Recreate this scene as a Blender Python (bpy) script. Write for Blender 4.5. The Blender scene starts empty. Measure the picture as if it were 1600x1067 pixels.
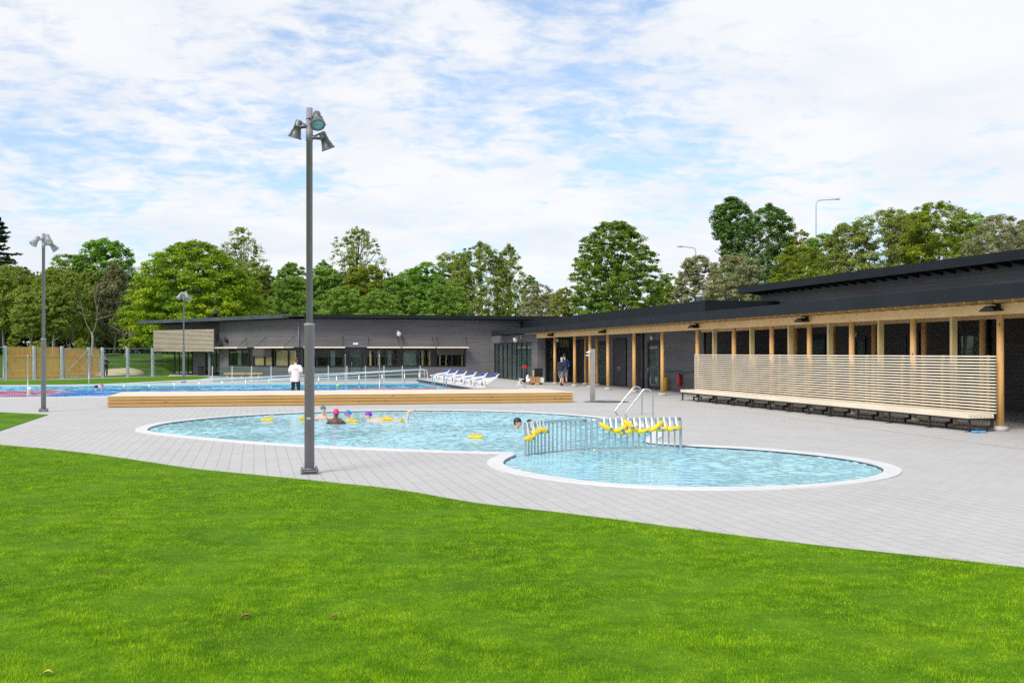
import bpy, bmesh, math, random
import numpy as np
from mathutils import Vector, Matrix
from mathutils.geometry import tessellate_polygon

sc = bpy.context.scene
COL = sc.collection
R = math.radians
rnd = random.Random(7)
rng = np.random.default_rng(11)

# ------------------------------------------------------------------ camera, sky, sun, exposure
EYE = 2.0            # eye height over the paving, metres
FPX = 1700.0         # focal length in pixels of the 1600 px photograph
HOR = 551.0          # row of the horizon
cam_d = bpy.data.cameras.new('camera'); cam = bpy.data.objects.new('camera', cam_d); COL.objects.link(cam)
cam.location = (0, 0, EYE); cam.rotation_euler = (R(90), 0, 0)
cam_d.sensor_width = 36; cam_d.lens = 36 * FPX / 1600; cam_d.shift_y = (HOR - 533.5) / 1600
cam_d.clip_start = 0.1; cam_d.clip_end = 3000
sc.camera = cam
sc.view_settings.view_transform = 'Standard'; sc.view_settings.look = 'None'
sc.view_settings.exposure = 0.0; sc.view_settings.gamma = 1.0
sc.cycles.use_denoising = False
sc.cycles.max_bounces = 8; sc.cycles.transparent_max_bounces = 16
sc.cycles.sample_clamp_indirect = 4

SUN_EL, SUN_AZ = 44.0, 212.0      # azimuth clockwise from +Y: behind the camera on its left
wd = bpy.data.worlds.new('World'); sc.world = wd; wd.use_nodes = True
def build_world():
    nt = wd.node_tree; N = nt.nodes; L = nt.links
    N.clear()
    out = N.new('ShaderNodeOutputWorld'); bg = N.new('ShaderNodeBackground')
    bg.inputs['Strength'].default_value = 0.12
    sky = N.new('ShaderNodeTexSky'); sky.sky_type = 'NISHITA'; sky.sun_disc = False
    sky.sun_elevation = R(SUN_EL); sky.sun_rotation = R(SUN_AZ)
    sky.air_density = 1.0; sky.dust_density = 0.6; sky.ozone_density = 1.6
    tc = N.new('ShaderNodeTexCoord'); sep = N.new('ShaderNodeSeparateXYZ')
    L.new(tc.outputs['Generated'], sep.inputs[0])
    def M(op, a, b=None, clamp=False):
        n = N.new('ShaderNodeMath'); n.operation = op; n.use_clamp = clamp
        for i, x in enumerate((a, b)):
            if x is None: continue
            if isinstance(x, (int, float)): n.inputs[i].default_value = x
            else: L.new(x, n.inputs[i])
        return n.outputs[0]
    z = M('MAXIMUM', sep.outputs[2], 0.0)
    dz = M('ADD', z, 0.15)
    cx = M('DIVIDE', sep.outputs[0], dz); cy = M('DIVIDE', sep.outputs[1], dz)
    cb = N.new('ShaderNodeCombineXYZ'); L.new(cx, cb.inputs[0]); L.new(cy, cb.inputs[1])
    def noise(scale, detail, rough, dist=0.0, off=(0, 0, 0), sc3=(1, 1, 1)):
        scale *= 1.3
        mp = N.new('ShaderNodeMapping'); mp.inputs['Location'].default_value = off; mp.inputs['Scale'].default_value = sc3
        mp.inputs['Rotation'].default_value = (0, 0, R(-25))
        L.new(cb.outputs[0], mp.inputs[0])
        n = N.new('ShaderNodeTexNoise'); n.inputs['Scale'].default_value = scale; n.inputs['Detail'].default_value = detail
        n.inputs['Roughness'].default_value = rough; n.inputs['Distortion'].default_value = dist
        L.new(mp.outputs[0], n.inputs['Vector']); return n.outputs['Fac']
    big = noise(0.75, 3, 0.5, 0.3, (CLOUD_OFF[0], CLOUD_OFF[1], 0), (1, 0.6, 1))
    mid = noise(3.2, 7, 0.62, 0.5, (1.3, 0.4, 0), (1, 0.75, 1))
    fine = noise(11.0, 5, 0.6, 0.35, (0, 3, 0), (0.8, 1, 1))
    s = M('ADD', M('MULTIPLY', big, 1.2), M('ADD', M('MULTIPLY', mid, 0.75), M('MULTIPLY', fine, 0.5)))
    # one even scatter of cloud; the sheet closes towards the horizon as a level cloud deck does
    cov = N.new('ShaderNodeMapRange'); cov.interpolation_type = 'SMOOTHSTEP'
    cov.inputs['From Min'].default_value = 1.0; cov.inputs['From Max'].default_value = 1.30
    L.new(s, cov.inputs['Value'])
    cfac = M('ADD', M('MULTIPLY', cov.outputs[0], 0.93), 0.04)
    # cloud brightness: soft grey and white swells
    sw = noise(1.6, 4, 0.5, 0.2, (5, 2, 0))
    ramp = N.new('ShaderNodeValToRGB')
    ramp.color_ramp.elements[0].position = 0.33; ramp.color_ramp.elements[0].color = (7.0, 7.4, 8.0, 1)
    ramp.color_ramp.elements[1].position = 0.58; ramp.color_ramp.elements[1].color = (8.05, 8.1, 8.25, 1)
    L.new(sw, ramp.inputs[0])
    # thin veil over the blue
    veil = N.new('ShaderNodeMix'); veil.data_type = 'RGBA'; L.new(M('ADD', 0.26, M('MULTIPLY', M('POWER', M('SUBTRACT', 1.0, z), 9.0), 0.5)), veil.inputs['Factor'])
    tint = N.new('ShaderNodeMix'); tint.data_type = 'RGBA'; tint.blend_type = 'MULTIPLY'; tint.inputs['Factor'].default_value = 1.0
    L.new(sky.outputs[0], tint.inputs['A']); tint.inputs['B'].default_value = (SKY_GAIN[0], SKY_GAIN[1], SKY_GAIN[2], 1)
    L.new(tint.outputs['Result'], veil.inputs['A']); veil.inputs['B'].default_value = (7.4, 7.7, 8.2, 1)
    mix = N.new('ShaderNodeMix'); mix.data_type = 'RGBA'
    L.new(cfac, mix.inputs['Factor']); L.new(veil.outputs['Result'], mix.inputs['A']); L.new(ramp.outputs[0], mix.inputs['B'])
    L.new(mix.outputs['Result'], bg.inputs['Color']); L.new(bg.outputs[0], out.inputs[0])
CLOUD_OFF = (6.0, 6.0)
SKY_GAIN = (0.88, 1.27, 1.55)
build_world()
sun_d = bpy.data.lights.new('sun', 'SUN'); sun_d.energy = 3.0; sun_d.angle = R(24); sun_d.color = (1.0, 0.95, 0.87)
sun = bpy.data.objects.new('sun', sun_d); COL.objects.link(sun)
_sd = Vector((math.sin(R(SUN_AZ)) * math.cos(R(SUN_EL)), math.cos(R(SUN_AZ)) * math.cos(R(SUN_EL)), math.sin(R(SUN_EL))))
sun.rotation_euler = (-_sd).to_track_quat('-Z', 'Y').to_euler()

# ------------------------------------------------------------------ site grid: v runs along the canopy away from us, u across it
CU, SU = 0.97301, 0.23076
TH = math.atan2(SU, CU)
def W(u, v): return (CU * u - SU * v, SU * u + CU * v)
def UV(X, Y): return (CU * X + SU * Y, -SU * X + CU * Y)
def gxy(px, py, z=0.0):                 # survey: photograph pixel on the level z -> site X, Y
    Y = (EYE - z) * FPX / (py - HOR); return ((px - 800) / FPX * Y, Y)
def guv(px, py, z=0.0): return UV(*gxy(px, py, z))
def v_on(px, u):                        # survey: where the sight line of a column meets the plane u = const
    d = (px - 800) / FPX; Y = u / (CU * d + SU); return Y * (CU - SU * d)
def u_on(px, v):
    d = (px - 800) / FPX; Y = v / (CU - SU * d); return Y * (CU * d + SU)
def z_at(u, v, py): return EYE + (HOR - py) * W(u, v)[1] / FPX

# ------------------------------------------------------------------ mesh builder
class MB:
    def __init__(s, xf=None): s.v = []; s.f = []; s.sm = []; s.xf = xf
    def _a(s, vs, fs, smooth=False):
        b = len(s.v)
        if s.xf: vs = [s.xf(*p) for p in vs]
        s.v += [tuple(p) for p in vs]; s.f += [tuple(b + i for i in f) for f in fs]; s.sm += [smooth] * len(fs); return s
    def box(s, x0, x1, y0, y1, z0, z1):
        return s._a([(x0,y0,z0),(x1,y0,z0),(x1,y1,z0),(x0,y1,z0),(x0,y0,z1),(x1,y0,z1),(x1,y1,z1),(x0,y1,z1)],
                    [(0,3,2,1),(4,5,6,7),(0,1,5,4),(1,2,6,5),(2,3,7,6),(3,0,4,7)])
    def bbox(s, x0, x1, y0, y1, z0, z1, b=0.01):     # box with chamfered upright edges and top
        o = [(x0+b,y0),(x1-b,y0),(x1,y0+b),(x1,y1-b),(x1-b,y1),(x0+b,y1),(x0,y1-b),(x0,y0+b)]
        cx, cy = (x0+x1)/2, (y0+y1)/2
        i = [(x + (b if x < cx else -b), y + (b if y < cy else -b)) for x, y in o]
        vs = [(x,y,z0) for x,y in o] + [(x,y,z1-b) for x,y in o] + [(x,y,z1) for x,y in i]
        fs = [tuple(reversed(range(8))), tuple(range(16,24))]
        for k in range(8):
            n = (k+1) % 8; fs += [(k,n,8+n,8+k),(8+k,8+n,16+n,16+k)]
        return s._a(vs, fs)
    def obox(s, c, ax, ay, az):                        # box from centre and three half-axes
        c = Vector(c); ax = Vector(ax); ay = Vector(ay); az = Vector(az)
        vs = [c + i*ax + j*ay + k*az for k in (-1,1) for i,j in ((-1,-1),(1,-1),(1,1),(-1,1))]
        return s._a(vs, [(0,3,2,1),(4,5,6,7),(0,1,5,4),(1,2,6,5),(2,3,7,6),(3,0,4,7)])
    def tube(s, pts, r, n=10, caps=True, smooth=True):
        pts = [Vector(p) for p in pts]; m = len(pts)
        rs = r if isinstance(r, (list, tuple)) else [r]*m
        vs = []; up = None
        for i, p in enumerate(pts):
            t = (pts[min(i+1,m-1)] - pts[max(i-1,0)]).normalized()
            if up is None:
                up = Vector((0,0,1)) if abs(t.z) < 0.9 else Vector((1,0,0))
            a = t.cross(up).normalized(); b = a.cross(t).normalized(); up = b
            for k in range(n):
                q = 2*math.pi*k/n; vs.append(p + (a*math.cos(q) + b*math.sin(q))*rs[i])
        fs = []
        for i in range(m-1):
            for k in range(n):
                k2 = (k+1) % n; fs.append((i*n+k, i*n+k2, (i+1)*n+k2, (i+1)*n+k))
        s._a(vs, fs, smooth)
        if caps:
            b = len(s.v) - len(vs)
            s.f += [tuple(b+k for k in reversed(range(n))), tuple(b+(m-1)*n+k for k in range(n))]; s.sm += [False, False]
        return s
    def lathe(s, prof, c=(0,0,0), axis=(0,0,1), n=20, smooth=True):
        ax = Vector(axis).normalized(); a = ax.orthogonal().normalized(); b = ax.cross(a); c = Vector(c)
        vs = []
        for r, h in prof:
            for k in range(n):
                q = 2*math.pi*k/n; vs.append(c + ax*h + (a*math.cos(q)+b*math.sin(q))*max(r,1e-4))
        m = len(prof)
        fs = [(i*n+k, i*n+(k+1)%n, (i+1)*n+(k+1)%n, (i+1)*n+k) for i in range(m-1) for k in range(n)]
        s._a(vs, fs, smooth)
        b0 = len(s.v)-len(vs)
        s.f += [tuple(b0+k for k in reversed(range(n))), tuple(b0+(m-1)*n+k for k in range(n))]; s.sm += [False, False]
        return s
    def ell(s, c, r, n=14, m=9, rot=None):
        c = Vector(c); vs = []
        for i in range(m+1):
            p = math.pi*i/m
            for k in range(n):
                q = 2*math.pi*k/n
                d = Vector((r[0]*math.sin(p)*math.cos(q), r[1]*math.sin(p)*math.sin(q), r[2]*math.cos(p)))
                if rot is not None: d = rot @ d
                vs.append(c + d)
        fs = [(i*n+k, (i+1)*n+k, (i+1)*n+(k+1)%n, i*n+(k+1)%n) for i in range(m) for k in range(n)]
        return s._a(vs, fs, True)
    def prism(s, poly, a, b, axis='y'):                # polygon swept along an axis
        n = len(poly)
        def P(p, t): return {'y': (p[0], t, p[1]), 'x': (t, p[0], p[1]), 'z': (p[0], p[1], t)}[axis]
        vs = [P(p, a) for p in poly] + [P(p, b) for p in poly]
        fs = [tuple(range(n)), tuple(range(2*n-1, n-1, -1))] + [(k, n+k, n+(k+1)%n, (k+1)%n) for k in range(n)]
        return s._a(vs, fs)
    def mesh(s, name, off=(0,0,0)):
        me = bpy.data.meshes.new(name)
        me.from_pydata([(p[0]-off[0], p[1]-off[1], p[2]-off[2]) for p in s.v], [], s.f)
        me.polygons.foreach_set('use_smooth', s.sm)
        bm = bmesh.new(); bm.from_mesh(me); bmesh.ops.recalc_face_normals(bm, faces=bm.faces); bm.to_mesh(me); bm.free()
        return me

def big_mesh(name, verts, nper, mat, smooth=False):    # many loose faces of nper corners, fast
    nv = len(verts); nf = nv // nper
    me = bpy.data.meshes.new(name)
    me.vertices.add(nv); me.vertices.foreach_set('co', np.ascontiguousarray(verts, dtype=np.float32).ravel())
    me.loops.add(nv); me.loops.foreach_set('vertex_index', np.arange(nv, dtype=np.int32))
    me.polygons.add(nf)
    me.polygons.foreach_set('loop_start', np.arange(0, nv, nper, dtype=np.int32))
    me.polygons.foreach_set('loop_total', np.full(nf, nper, dtype=np.int32))
    me.update(calc_edges=True); me.validate()
    me.materials.append(mat)
    return me

def tag(o, label, cat, group=None):
    o['label'] = label; o['category'] = cat
    if group: o['group'] = group
    return o
def thing(name, label, cat, u, v, z=0.0, group=None):
    o = bpy.data.objects.new(name, None); COL.objects.link(o); o.empty_display_size = 0.2
    X, Y = W(u, v); o.location = (X, Y, z); o.rotation_euler = (0, 0, TH)
    ORIG[o.name] = (u, v, z)
    return tag(o, label, cat, group)
ORIG = {}
def part(name, mb, mat, t, parent=None, label=None):   # a mesh in site coordinates under thing t (or under its part `parent`)
    me = mb.mesh(name, ORIG[t.name]); me.materials.append(mat)
    o = bpy.data.objects.new(name, me); COL.objects.link(o); o.parent = parent or t
    if label: o['label'] = label
    return o
def single(name, mb, mat, label, cat, u, v, z=0.0, group=None):
    me = mb.mesh(name, (u, v, z)); me.materials.append(mat)
    o = bpy.data.objects.new(name, me); COL.objects.link(o)
    X, Y = W(u, v); o.location = (X, Y, z); o.rotation_euler = (0, 0, TH)
    return tag(o, label, cat, group)
def struct(name, mb, mat, kind='structure'):
    me = mb.mesh(name); me.materials.append(mat)
    o = bpy.data.objects.new(name, me); COL.objects.link(o); o.rotation_euler = (0, 0, TH); o['kind'] = kind
    return o
def dup(root, u, v, z, label, rz=0.0):
    r = root.copy(); COL.objects.link(r); X, Y = W(u, v); r.location = (X, Y, z); r.rotation_euler = (0, 0, TH + rz); r['label'] = label
    for ch in list(root.children):
        c = ch.copy(); COL.objects.link(c); c.parent = r
        for g in list(ch.children):
            d = g.copy(); COL.objects.link(d); d.parent = c
    return r

# ------------------------------------------------------------------ materials
def new_mat(name):
    m = bpy.data.materials.new(name); m.use_nodes = True
    nt = m.node_tree; return m, nt, nt.nodes, nt.links, nt.nodes['Principled BSDF']
def coords(N, L, scale=(1,1,1), rot=(0,0,0), kind='Object'):
    tc = N.new('ShaderNodeTexCoord'); mp = N.new('ShaderNodeMapping')
    mp.inputs['Scale'].default_value = scale; mp.inputs['Rotation'].default_value = rot
    L.new(tc.outputs[kind], mp.inputs[0]); return mp.outputs[0]
def nz(N, L, vec, scale, detail=4, rough=0.55, dist=0.0):
    n = N.new('ShaderNodeTexNoise'); n.inputs['Scale'].default_value = scale; n.inputs['Detail'].default_value = detail
    n.inputs['Roughness'].default_value = rough; n.inputs['Distortion'].default_value = dist
    L.new(vec, n.inputs['Vector']); return n.outputs['Fac']
def ramp(N, L, fac, stops):
    r = N.new('ShaderNodeValToRGB'); e = r.color_ramp.elements
    while len(e) < len(stops): e.new(0.5)
    for k, (p, c) in enumerate(stops):
        e[k].position = p; e[k].color = (c[0], c[1], c[2], 1) if len(c) == 3 else c
    L.new(fac, r.inputs[0]); return r.outputs[0]
def bump(N, L, b, h, strength=0.3, dist=0.01):
    n = N.new('ShaderNodeBump'); n.inputs['Strength'].default_value = strength; n.inputs['Distance'].default_value = dist
    L.new(h, n.inputs['Height']); L.new(n.outputs[0], b.inputs['Normal'])
def mixc(N, L, fac, a, b, mode='MIX'):
    n = N.new('ShaderNodeMix'); n.data_type = 'RGBA'; n.blend_type = mode
    for key, x in (('Factor', fac), ('A', a), ('B', b)):
        if isinstance(x, (int, float)): n.inputs[key].default_value = x
        elif isinstance(x, tuple): n.inputs[key].default_value = (x[0], x[1], x[2], 1)
        else: L.new(x, n.inputs[key])
    return n.outputs['Result']
def plain(name, col, rough=0.5, metal=0.0, var=0.12, scale=3.0, bmp=0.0, spec=0.5):
    m, nt, N, L, b = new_mat(name)
    f = nz(N, L, coords(N, L), scale, 5, 0.6)
    lo = tuple(c*(1-var) for c in col); hi = tuple(min(1, c*(1+var)) for c in col)
    L.new(ramp(N, L, f, [(0.3, lo), (0.7, hi)]), b.inputs['Base Color'])
    b.inputs['Roughness'].default_value = rough; b.inputs['Metallic'].default_value = metal
    b.inputs['Specular IOR Level'].default_value = spec
    if bmp: bump(N, L, b, nz(N, L, coords(N, L), 60, 3), bmp, 0.004)
    return m
def wood(name, col, dark, grain=(1, 1, 1), knots=True, rough=0.65, plank=None):
    """timber with grain along the long axis given by small grain scale; optional plank courses in z"""
    m, nt, N, L, b = new_mat(name)
    vec = coords(N, L, grain)
    g = nz(N, L, vec, 5.0, 6, 0.65, 0.8)
    c = ramp(N, L, g, [(0.25, dark), (0.5, col), (0.8, tuple(min(1, x*1.15) for x in col))])
    big = nz(N, L, coords(N, L), 0.9, 3)
    c = mixc(N, L, 0.35, c, ramp(N, L, big, [(0.3, tuple(x*0.75 for x in col)), (0.7, tuple(min(1, x*1.15) for x in col))]))
    if knots:
        vo = N.new('ShaderNodeTexVoronoi'); vo.feature = 'F1'; vo.inputs['Scale'].default_value = 3.6
        L.new(coords(N, L, tuple(max(0.5, min(1.6, x)) for x in grain)), vo.inputs['Vector'])
        k = ramp(N, L, vo.outputs['Distance'], [(0.07, (0, 0, 0)), (0.13, (1, 1, 1))])
        c = mixc(N, L, k, tuple(x*0.32 for x in dark), c)
    if plank:
        sep = N.new('ShaderNodeSeparateXYZ'); L.new(coords(N, L), sep.inputs[0])
        md = N.new('ShaderNodeMath'); md.operation = 'FLOOR'
        dv = N.new('ShaderNodeMath'); dv.operation = 'DIVIDE'; dv.inputs[1].default_value = plank
        L.new(sep.outputs[2], dv.inputs[0]); L.new(dv.outputs[0], md.inputs[0])
        wn = N.new('ShaderNodeTexWhiteNoise'); wn.noise_dimensions = '1D'; L.new(md.outputs[0], wn.inputs['W'])
        c = mixc(N, L, 0.3, c, ramp(N, L, wn.outputs['Value'], [(0, tuple(x*0.65 for x in col)), (1, tuple(min(1, x*1.3) for x in col))]))
    L.new(c, b.inputs['Base Color']); b.inputs['Roughness'].default_value = rough
    b.inputs['Specular IOR Level'].default_value = 0.3
    bump(N, L, b, g, 0.2, 0.004)
    return m
def cladding(name, col):
    """dark stained horizontal boards with fine joints and butt ends"""
    m, nt, N, L, b = new_mat(name)
    sep = N.new('ShaderNodeSeparateXYZ'); L.new(coords(N, L), sep.inputs[0])
    ad = N.new('ShaderNodeMath'); ad.operation = 'ADD'; L.new(sep.outputs[0], ad.inputs[0]); L.new(sep.outputs[1], ad.inputs[1])
    cb = N.new('ShaderNodeCombineXYZ'); L.new(ad.outputs[0], cb.inputs[0]); L.new(sep.outputs[2], cb.inputs[1])
    br = N.new('ShaderNodeTexBrick'); br.offset = 0.37; br.offset_frequency = 2
    br.inputs['Scale'].default_value = 1.0; br.inputs['Brick Width'].default_value = 3.6; br.inputs['Row Height'].default_value = 0.145
    br.inputs['Mortar Size'].default_value = 0.007; br.inputs['Mortar Smooth'].default_value = 0.2; br.inputs['Bias'].default_value = 0.0
    br.inputs['Color1'].default_value = tuple(x*0.72 for x in col) + (1,); br.inputs['Color2'].default_value = tuple(x*1.25 for x in col) + (1,)
    br.inputs['Mortar'].default_value = tuple(x*0.25 for x in col) + (1,)
    L.new(cb.outputs[0], br.inputs['Vector'])
    g = nz(N, L, coords(N, L, (0.5, 0.5, 9)), 4, 6, 0.7, 0.4)
    c = mixc(N, L, 0.35, br.outputs['Color'], ramp(N, L, g, [(0.3, tuple(x*0.6 for x in col)), (0.7, tuple(x*1.5 for x in col))]))
    big = nz(N, L, coords(N, L), 0.35, 4)
    c = mixc(N, L, 0.3, c, ramp(N, L, big, [(0.3, tuple(x*0.7 for x in col)), (0.7, tuple(x*1.3 for x in col))]))
    vo = N.new('ShaderNodeTexVoronoi'); vo.inputs['Scale'].default_value = 1.7; L.new(coords(N, L, (1, 1, 2)), vo.inputs['Vector'])
    c = mixc(N, L, ramp(N, L, vo.outputs['Distance'], [(0.05, (0, 0, 0)), (0.09, (1, 1, 1))]), tuple(x*0.35 for x in col), c)
    L.new(c, b.inputs['Base Color']); b.inputs['Roughness'].default_value = 0.7; b.inputs['Specular IOR Level'].default_value = 0.3
    bump(N, L, b, br.outputs['Fac'], 0.5, -0.01)
    return m
def pavers(name):
    m, nt, N, L, b = new_mat(name)
    vec = coords(N, L, (1, 1, 1), (0, 0, R(90)))
    br = N.new('ShaderNodeTexBrick'); br.offset = 0.5
    br.inputs['Scale'].default_value = 1.0; br.inputs['Brick Width'].default_value = 0.42; br.inputs['Row Height'].default_value = 0.215
    br.inputs['Mortar Size'].default_value = 0.0058; br.inputs['Mortar Smooth'].default_value = 0.3; br.inputs['Bias'].default_value = 0.0
    br.inputs['Color1'].default_value = (0.475, 0.46, 0.448, 1); br.inputs['Color2'].default_value = (0.525, 0.51, 0.495, 1)
    br.inputs['Mortar'].default_value = (0.15, 0.14, 0.13, 1)
    L.new(vec, br.inputs['Vector'])
    f = nz(N, L, coords(N, L), 0.5, 6, 0.6)
    c = mixc(N, L, 0.35, br.outputs['Color'], ramp(N, L, f, [(0.3, (0.43, 0.42, 0.41)), (0.7, (0.56, 0.545, 0.528))]))
    sp = nz(N, L, coords(N, L), 45, 4, 0.7)
    c = mixc(N, L, 0.16, c, ramp(N, L, sp, [(0.3, (0.25, 0.25, 0.25)), (0.7, (0.8, 0.79, 0.78))]))
    st = nz(N, L, coords(N, L, (1, 0.4, 1)), 1.8, 5, 0.7, 0.6)      # faint weather stains
    c = mixc(N, L, ramp(N, L, st, [(0.62, (0, 0, 0)), (0.8, (0.35, 0.35, 0.35))]), c, (0.36, 0.345, 0.33))
    L.new(c, b.inputs['Base Color']); b.inputs['Roughness'].default_value = 0.8; b.inputs['Specular IOR Level'].default_value = 0.25
    bump(N, L, b, br.outputs['Fac'], 0.4, -0.004)
    return m
def turf(name, a, bcol, ccol):
    m, nt, N, L, b = new_mat(name)
    f = nz(N, L, coords(N, L), 0.7, 6, 0.6, 0.5); g = nz(N, L, coords(N, L), 14, 4, 0.7)
    c = ramp(N, L, f, [(0.3, a), (0.5, bcol), (0.72, ccol)])
    c = mixc(N, L, 0.3, c, ramp(N, L, g, [(0.3, tuple(x*0.5 for x in a)), (0.7, ccol)]))
    L.new(c, b.inputs['Base Color']); b.inputs['Roughness'].default_value = 0.9; b.inputs['Specular IOR Level'].default_value = 0.1
    bump(N, L, b, g, 0.6, 0.02)
    return m
def leaf(name, lo, mid, hi, clump=0.45, trans=0.3, rough=0.5, spec=0.14, rw=0.45, cw=1.0):
    """leaves: colour differs leaf by leaf and branch by branch; some light passes through"""
    m, nt, N, L, b = new_mat(name)
    geo = N.new('ShaderNodeNewGeometry')
    f = nz(N, L, coords(N, L), clump, 4, 0.6)
    ad = N.new('ShaderNodeMath'); ad.operation = 'MULTIPLY_ADD'; ad.inputs[1].default_value = rw
    L.new(geo.outputs['Random Per Island'], ad.inputs[0])
    sb = N.new('ShaderNodeMath'); sb.operation = 'MULTIPLY_ADD'; sb.inputs[1].default_value = cw; sb.inputs[2].default_value = 0.5*(1-cw) - rw*0.5; L.new(f, sb.inputs[0]); L.new(sb.outputs[0], ad.inputs[2])
    c = ramp(N, L, ad.outputs[0], [(0.25, lo), (0.5, mid), (0.8, hi)])
    L.new(c, b.inputs['Base Color']); b.inputs['Roughness'].default_value = rough; b.inputs['Specular IOR Level'].default_value = spec
    tr = N.new('ShaderNodeBsdfTranslucent'); L.new(c, tr.inputs['Color'])
    mx = N.new('ShaderNodeMixShader'); mx.inputs[0].default_value = trans
    L.new(b.outputs[0], mx.inputs[1]); L.new(tr.outputs[0], mx.inputs[2])
    L.new(mx.outputs[0], N['Material Output'].inputs[0])
    return m
def clear_glass(name, tint=(0.85, 0.93, 0.9), refl=1.0, rough=0.0):
    m, nt, N, L, b = new_mat(name); N.remove(b)
    tr = N.new('ShaderNodeBsdfTransparent'); tr.inputs[0].default_value = tint + (1,)
    gl = N.new('ShaderNodeBsdfGlossy'); gl.inputs['Roughness'].default_value = rough
    fr = N.new('ShaderNodeFresnel'); fr.inputs[0].default_value = 1.5
    mu = N.new('ShaderNodeMath'); mu.operation = 'MULTIPLY'; mu.inputs[1].default_value = refl; L.new(fr.outputs[0], mu.inputs[0])
    gm = N.new('ShaderNodeNewGeometry'); fb = N.new('ShaderNodeMath'); fb.operation = 'SUBTRACT'; fb.inputs[0].default_value = 1.0; L.new(gm.outputs['Backfacing'], fb.inputs[1])
    m2 = N.new('ShaderNodeMath'); m2.operation = 'MULTIPLY'; L.new(mu.outputs[0], m2.inputs[0]); L.new(fb.outputs[0], m2.inputs[1]); mu = m2
    mx = N.new('ShaderNodeMixShader'); L.new(mu.outputs[0], mx.inputs[0]); L.new(tr.outputs[0], mx.inputs[1]); L.new(gl.outputs[0], mx.inputs[2])
    L.new(mx.outputs[0], N['Material Output'].inputs[0])
    return m
def water(name, tint, deep, scale=2.2, strength=0.5):
    """pool water: a rippled clear surface that mirrors the sky and lets the lined basin show through"""
    m, nt, N, L, b = new_mat(name)
    w2 = nz(N, L, coords(N, L, (1, 1.4, 1), (0, 0, 0.7)), scale*5, 4, 0.55, 0.6)
    bp = N.new('ShaderNodeBump'); bp.inputs['Strength'].default_value = strength; bp.inputs['Distance'].default_value = 0.01
    L.new(w2, bp.inputs['Height'])
    b.inputs['Base Color'].default_value = tint + (1,)
    b.inputs['Roughness'].default_value = 0.03; b.inputs['IOR'].default_value = 1.333
    b.inputs['Transmission Weight'].default_value = 1.0
    L.new(bp.outputs[0], b.inputs['Normal'])
    ly = new_layer(N, L, bp, deep)
    mx = N.new('ShaderNodeMixShader'); mx.inputs[0].default_value = 0.8     # light scattered back by the lit water and pale lining
    L.new(b.outputs[0], mx.inputs[1]); L.new(ly, mx.inputs[2]); L.new(mx.outputs[0], N['Material Output'].inputs[0])
    return m
def new_layer(N, L, bp, deep):
    df = N.new('ShaderNodeBsdfDiffuse'); df.inputs[0].default_value = deep + (1,)
    ly = N.new('ShaderNodeMixShader'); fr = N.new('ShaderNodeFresnel'); fr.inputs[0].default_value = 1.333; L.new(bp.outputs[0], fr.inputs['Normal'])
    gl = N.new('ShaderNodeBsdfGlossy'); gl.inputs['Roughness'].default_value = 0.03; L.new(bp.outputs[0], gl.inputs['Normal'])
    L.new(fr.outputs[0], ly.inputs[0]); L.new(df.outputs[0], ly.inputs[1]); L.new(gl.outputs[0], ly.inputs[2])
    return ly.outputs[0]

M = {}
M['clad'] = cladding('dark_cladding', (0.15, 0.143, 0.152))
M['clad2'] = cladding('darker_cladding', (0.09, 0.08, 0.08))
M['fascia'] = plain('black_metal_fascia', (0.0115, 0.0155, 0.020), 0.5, 0.0, 0.25, 0.6, 0.0, 0.18)
M['black'] = plain('black_trim', (0.014, 0.015, 0.018), 0.45, 0, 0.2)
M['steelblack'] = plain('dark_steel', (0.03, 0.03, 0.033), 0.5, 0.3, 0.2)
M['roofing'] = plain('roof_felt', (0.07, 0.07, 0.075), 0.9, 0, 0.2, 2)
M['post'] = wood('post_pine', (0.76, 0.44, 0.17), (0.56, 0.28, 0.09), (2.5, 2.5, 0.35))
M['stud'] = wood('stud_pine', (0.52, 0.40, 0.19), (0.38, 0.27, 0.11), (2.5, 2.5, 0.35))
M['beam'] = wood('beam_pine', (0.84, 0.56, 0.27), (0.64, 0.38, 0.15), (2.5, 0.3, 2.5))
M['rafter'] = wood('rafter_pine', (0.66, 0.41, 0.18), (0.5, 0.28, 0.11), (0.4, 2, 2), False)
M['deckside'] = wood('deck_side_pine', (0.52, 0.315, 0.11), (0.34, 0.175, 0.055), (0.3, 1.5, 4), True, 0.7, 0.124)
M['decktop'] = wood('deck_top_boards', (0.80, 0.67, 0.52), (0.6, 0.46, 0.32), (0.3, 3, 3), False, 0.75)
M['slat'] = wood('pale_larch', (0.82, 0.73, 0.58), (0.67, 0.55, 0.40), (3, 0.3, 3), False, 0.7)
M['slat2'] = wood('weathered_larch', (0.60, 0.52, 0.40), (0.48, 0.39, 0.28), (0.4, 0.4, 3), False, 0.7)
M['fencewood'] = wood('fence_pine', (0.76, 0.45, 0.15), (0.58, 0.31, 0.09), (3, 3, 0.4), True)
M['timberin'] = wood('interior_timber', (0.55, 0.38, 0.20), (0.42, 0.28, 0.13), (4, 4, 0.3), False)
M['pave'] = pavers('concrete_pavers')
M['concrete'] = plain('concrete', (0.5, 0.49, 0.47), 0.8, 0, 0.15, 4, 0.2)
M['rim'] = plain('white_pool_rim', (0.68, 0.68, 0.68), 0.55, 0, 0.05, 2)
M['gutter'] = plain('dark_gutter', (0.03, 0.035, 0.045), 0.4, 0, 0.3, 20)
M['basin'] = plain('pale_blue_lining', (0.42, 0.72, 0.80), 0.5, 0, 0.06, 1)
M['basin2'] = plain('blue_lining', (0.16, 0.50, 0.66), 0.5, 0, 0.06, 1)
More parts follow.
